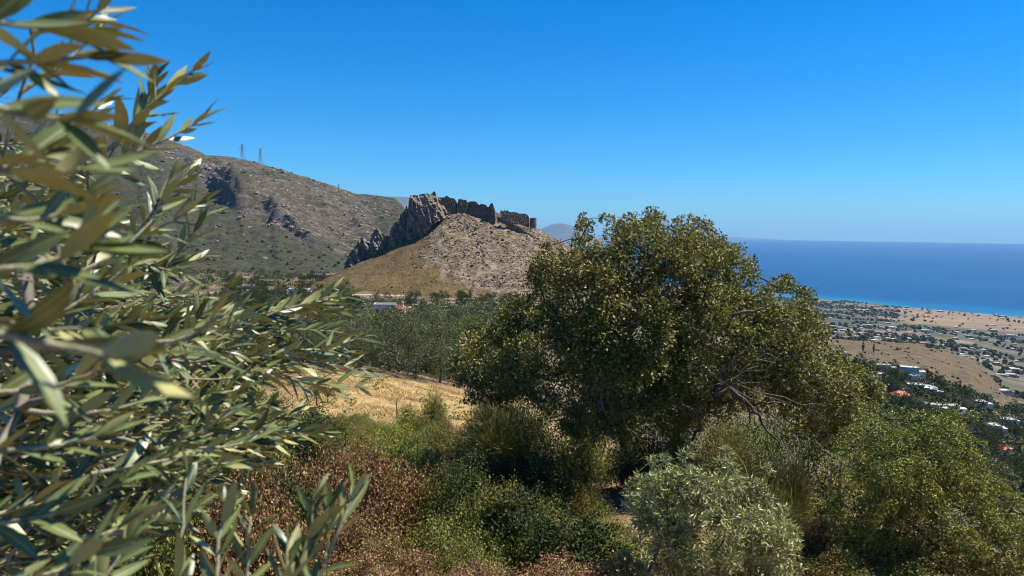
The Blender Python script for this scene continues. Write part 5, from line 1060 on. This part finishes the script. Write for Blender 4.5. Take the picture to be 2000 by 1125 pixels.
NEAR = [  # px,py,D -> px,py,D, pairs, leaf length
    ((225, 285, 1.0), (375, 140, 1.0), 7, .058), ((170, 320, 1.0), (385, 240, 1.02), 8, .056), ((200, 300, 1.0), (300, 160, 1.02), 6, .055), ((-90, 30, .48), (150, 60, .52), 5, .055), ((-60, 130, .5), (190, 110, .52), 4, .058), ((60, 60, .7), (215, -10, .72), 4, .055),
    ((-110, 170, .40), (140, 235, .40), 3, .062), ((-80, 250, .46), (160, 330, .44), 3, .06), ((-100, 330, .55), (90, 300, .58), 4, .055), ((-60, 420, .5), (150, 395, .52), 4, .058), ((-90, 520, .44), (170, 480, .46), 4, .06),
    ((130, 540, .9), (330, 345, .98), 7, .05), ((200, 480, .95), (385, 400, 1.0), 7, .05), ((60, 640, .8), (250, 520, .85), 6, .052), ((250, 660, .72), (440, 565, .70), 5, .05), ((-120, 610, .55), (170, 640, .52), 4, .056), ((-80, 640, .36), (230, 700, .34), 2, .066),
    ((-60, 760, .6), (200, 720, .62), 5, .055), ((40, 800, .75), (300, 760, .8), 6, .052), ((-70, 880, .6), (190, 850, .64), 5, .055), ((-60, 1010, .62), (220, 950, .66), 5, .055), ((-40, 1130, .6), (230, 1030, .64), 5, .055), ((120, 1200, .66), (250, 1060, .7), 4, .055),
    ((330, 1230, .72), (362, 930, .78), 5, .052), ((430, 1230, .7), (445, 990, .74), 5, .05), ((480, 1240, .74), (490, 1010, .78), 5, .05), ((560, 1230, .78), (612, 980, .82), 5, .05), ((570, 1220, .8), (690, 960, .84), 6, .055), ((540, 1200, .8), (640, 990, .84), 6, .055), ((520, 1250, .66), (560, 1080, .68), 4, .05), ((20, 500, .75), (210, 420, .8), 6, .052), ((0, 330, .8), (200, 200, .85), 6, .05), ((40, 180, .8), (190, 60, .85), 5, .05)]
for a, b_, n, L in NEAR: add_twig(P(*a), P(*b_), n + 1, L * .9)
MID = [((250, 730, 1.5), (660, 560, 1.75)), ((300, 715, 1.5), (640, 590, 1.6)), ((420, 660, 1.5), (668, 575, 1.55)), ((350, 720, 1.45), (715, 720, 1.6)), ((400, 700, 1.45), (700, 755, 1.55)), ((450, 690, 1.5), (700, 660, 1.6)), ((380, 820, 1.4), (630, 845, 1.5)), ((300, 810, 1.35), (560, 860, 1.45)), ((330, 720, 1.4), (560, 690, 1.5)), ((280, 640, 1.4), (500, 610, 1.5)), ((260, 560, 1.3), (400, 420, 1.35)), ((220, 520, 1.3), (370, 340, 1.35)), ((300, 880, 1.3), (500, 880, 1.4)), ((300, 720, 1.5), (600, 620, 1.7)), ((280, 700, 1.5), (705, 735, 1.7)), ((380, 690, 1.55), (680, 650, 1.72)), ((430, 680, 1.6), (690, 690, 1.75)), ((300, 790, 1.5), (560, 740, 1.6)), ((330, 830, 1.5), (615, 850, 1.65)), ((300, 850, 1.45), (520, 905, 1.55)), ((350, 760, 1.5), (530, 800, 1.6)),
       ((220, 640, 1.6), (470, 600, 1.7)), ((200, 560, 1.7), (400, 500, 1.8)), ((240, 600, 1.6), (540, 650, 1.7)), ((400, 640, 1.6), (590, 590, 1.7)), ((470, 640, 1.65), (655, 610, 1.75)), ((500, 700, 1.65), (650, 760, 1.7)), ((420, 820, 1.5), (600, 800, 1.6)), ((350, 880, 1.4), (470, 960, 1.5))]
for a, b_ in MID: add_twig(P(*a), P(*b_), 13, .055, .03)
reg = [(0, 150), (110, 190), (160, 330), (260, 400), (330, 470), (420, 560), (470, 640), (540, 760), (560, 850), (490, 900), (420, 980), (330, 1060), (260, 1150), (-60, 1150), (-60, 150)]
k = 0
while k < 440:
    e = rng.uniform((-60, 150), (560, 1150))
    if not inside(reg, e): continue
    if e[1] < 480 and rng.random() < .62: continue
    D = rng.uniform(.95, 2.2); a = e + np.array([rng.uniform(-230, -110), rng.uniform(-40, 90)]) * 1.5 / D; add_twig(P(a[0], a[1], D + rng.uniform(-.1, .1)), P(e[0], e[1], D), 9, .052, .05); k += 1
ot_base = np.array([-2.5, 1.7, 0.0]); ot_base[2] = float(ground_z(ot_base[0], ot_base[1])) - .05
ot = empty('olive_tree', ot_base); tag(ot, 'foreground olive tree with blurred silvery leaves and green olives along the left edge', 'tree')
ch = grow([ot_base, ot_base + (.06, 0, .5), ot_base + (-.02, .05, 1.0), ot_base + (.1, 0, 1.6), ot_base + (.15, .05, 2.3)], np.array(STARTS), rng, .0015, .12, .12)
tm, _ = skeleton_meshes(ch[:1], M['olive_bark'], ot_base); obj('trunk', tm, ot)
mb = MB()
for pts, r in ch[1:]: mb.tube(pts - ot_base, r, 5)
obj('branches', mb.mesh('branches', [M['olive_bark']], True), ot)
for i, pts in enumerate(TW):
    mb = MB(); mb.tube(pts - ot_base, np.linspace(.0030, .0012, len(pts)), 5); obj('twig', mb.mesh('twig', [M['olive_twig']], True), ot)
def leaf_M(c, ax, nn, L):
    s = np.cross(nn, ax); return np.column_stack([ax, s, np.cross(ax, s)]) * L
cs = np.array([t[0] for t in LT]); Ls = np.array([t[3] for t in LT]); tips = cs + np.array([t[1] for t in LT]) * Ls[:, None]
pc, qc = pix((cs + tips) / 2); vis = (pc > -20) & (pc < 2000) & (qc > -20) & (qc < 1145)
order = np.argsort(-np.where(vis, Ls / np.maximum(cs[:, 1], .1), 0)); top = set(order[:300].tolist())
Vs, Fs, Ms, off = [], [], [], 0
for i, (c, ax, nn, L) in enumerate(LT):
    j = rnd.randrange(8); R3 = leaf_M(c, ax, nn, L)
    if i in top:
        o = bpy.data.objects.new('leaf', LM[j]); COL.objects.link(o); o.parent = ot
        m4 = Matrix([[*R3[0], c[0] - ot_base[0]], [*R3[1], c[1] - ot_base[1]], [*R3[2], c[2] - ot_base[2]], [0, 0, 0, 1]]); o.matrix_local = m4
    else:
        v, f, m_ = LL[j]; Vs.append(v @ R3.T + (c - ot_base)); Fs.append(f + off); Ms.append(m_); off += len(v)
o = obj('foliage', mesh_np('foliage', np.concatenate(Vs), [np.concatenate(Fs)], [M['olive_top'], M['olive_under']], np.concatenate(Ms), {'rib': np.tile(RIBL, len(Vs))}, True), ot); o['kind'] = 'stuff'
# olives
def olive_mesh():
    u = np.linspace(0, math.pi, 9); v = np.arange(10) * 2 * math.pi / 10; V_ = np.array([[.0075 * math.sin(a) * math.cos(b) * (1 - .1 * math.cos(a)), .0075 * math.sin(a) * math.sin(b) * (1 - .1 * math.cos(a)), -.011 * (1 - math.cos(a))] for a in u for b in v])
    i = np.arange(8)[:, None] * 10 + np.arange(10)[None]; j = np.arange(8)[:, None] * 10 + (np.arange(10)[None] + 1) % 10
    mb = MB(); mb.add(V_, [np.stack([i, i + 10, j + 10, j], -1).reshape(-1, 4)]); mb.tube([[0, 0, .018], [.001, 0, .009], [0, 0, -.001]], .0011, 4, 1); return mb.mesh('olive', [M['olive_fruit'], M['olive_bark']], True)
om = olive_mesh()
for px, py, D in ((438, 722, 1.5), (457, 732, 1.5), (288, 888, 1.3), (304, 880, 1.32), (236, 908, 1.35), (258, 928, 1.2), (282, 980, 1.25), (302, 976, 1.28), (226, 880, 1.4), (345, 900, 1.4)):
    p = P(px, py, D); j = int(np.argmin([np.min(np.linalg.norm(t - p, axis=1)) for t in TW])); t = TW[j]; q = t[np.argmin(np.linalg.norm(t - p, axis=1))]
    o = obj('olive', om, ot); o.location = p + (0, 0, .008) - ot_base; o.rotation_euler = (rnd.uniform(-.4, .4), rnd.uniform(-.4, .4), 0)

# ------------------------------------------------------------------ air
hm = bpy.data.materials.new('haze'); hm.use_nodes = True; n = hm.node_tree; n.nodes.clear()
pv = n.nodes.new('ShaderNodeVolumePrincipled'); pv.inputs['Color'].default_value = (0.36, 0.66, 1.0, 1); pv.inputs['Density'].default_value = 3.4e-5; pv.inputs['Anisotropy'].default_value = 0.0
mo = n.nodes.new('ShaderNodeOutputMaterial'); n.links.new(pv.outputs[0], mo.inputs['Volume'])
mb = MB(); mb.box((-31000, -31000, -290), (31000, 31000, 420)); tag(obj('haze', mb.mesh('haze', [hm])), 'thin blue summer haze over the whole landscape', 'haze', kind='stuff')
bpy.context.view_layer.update()
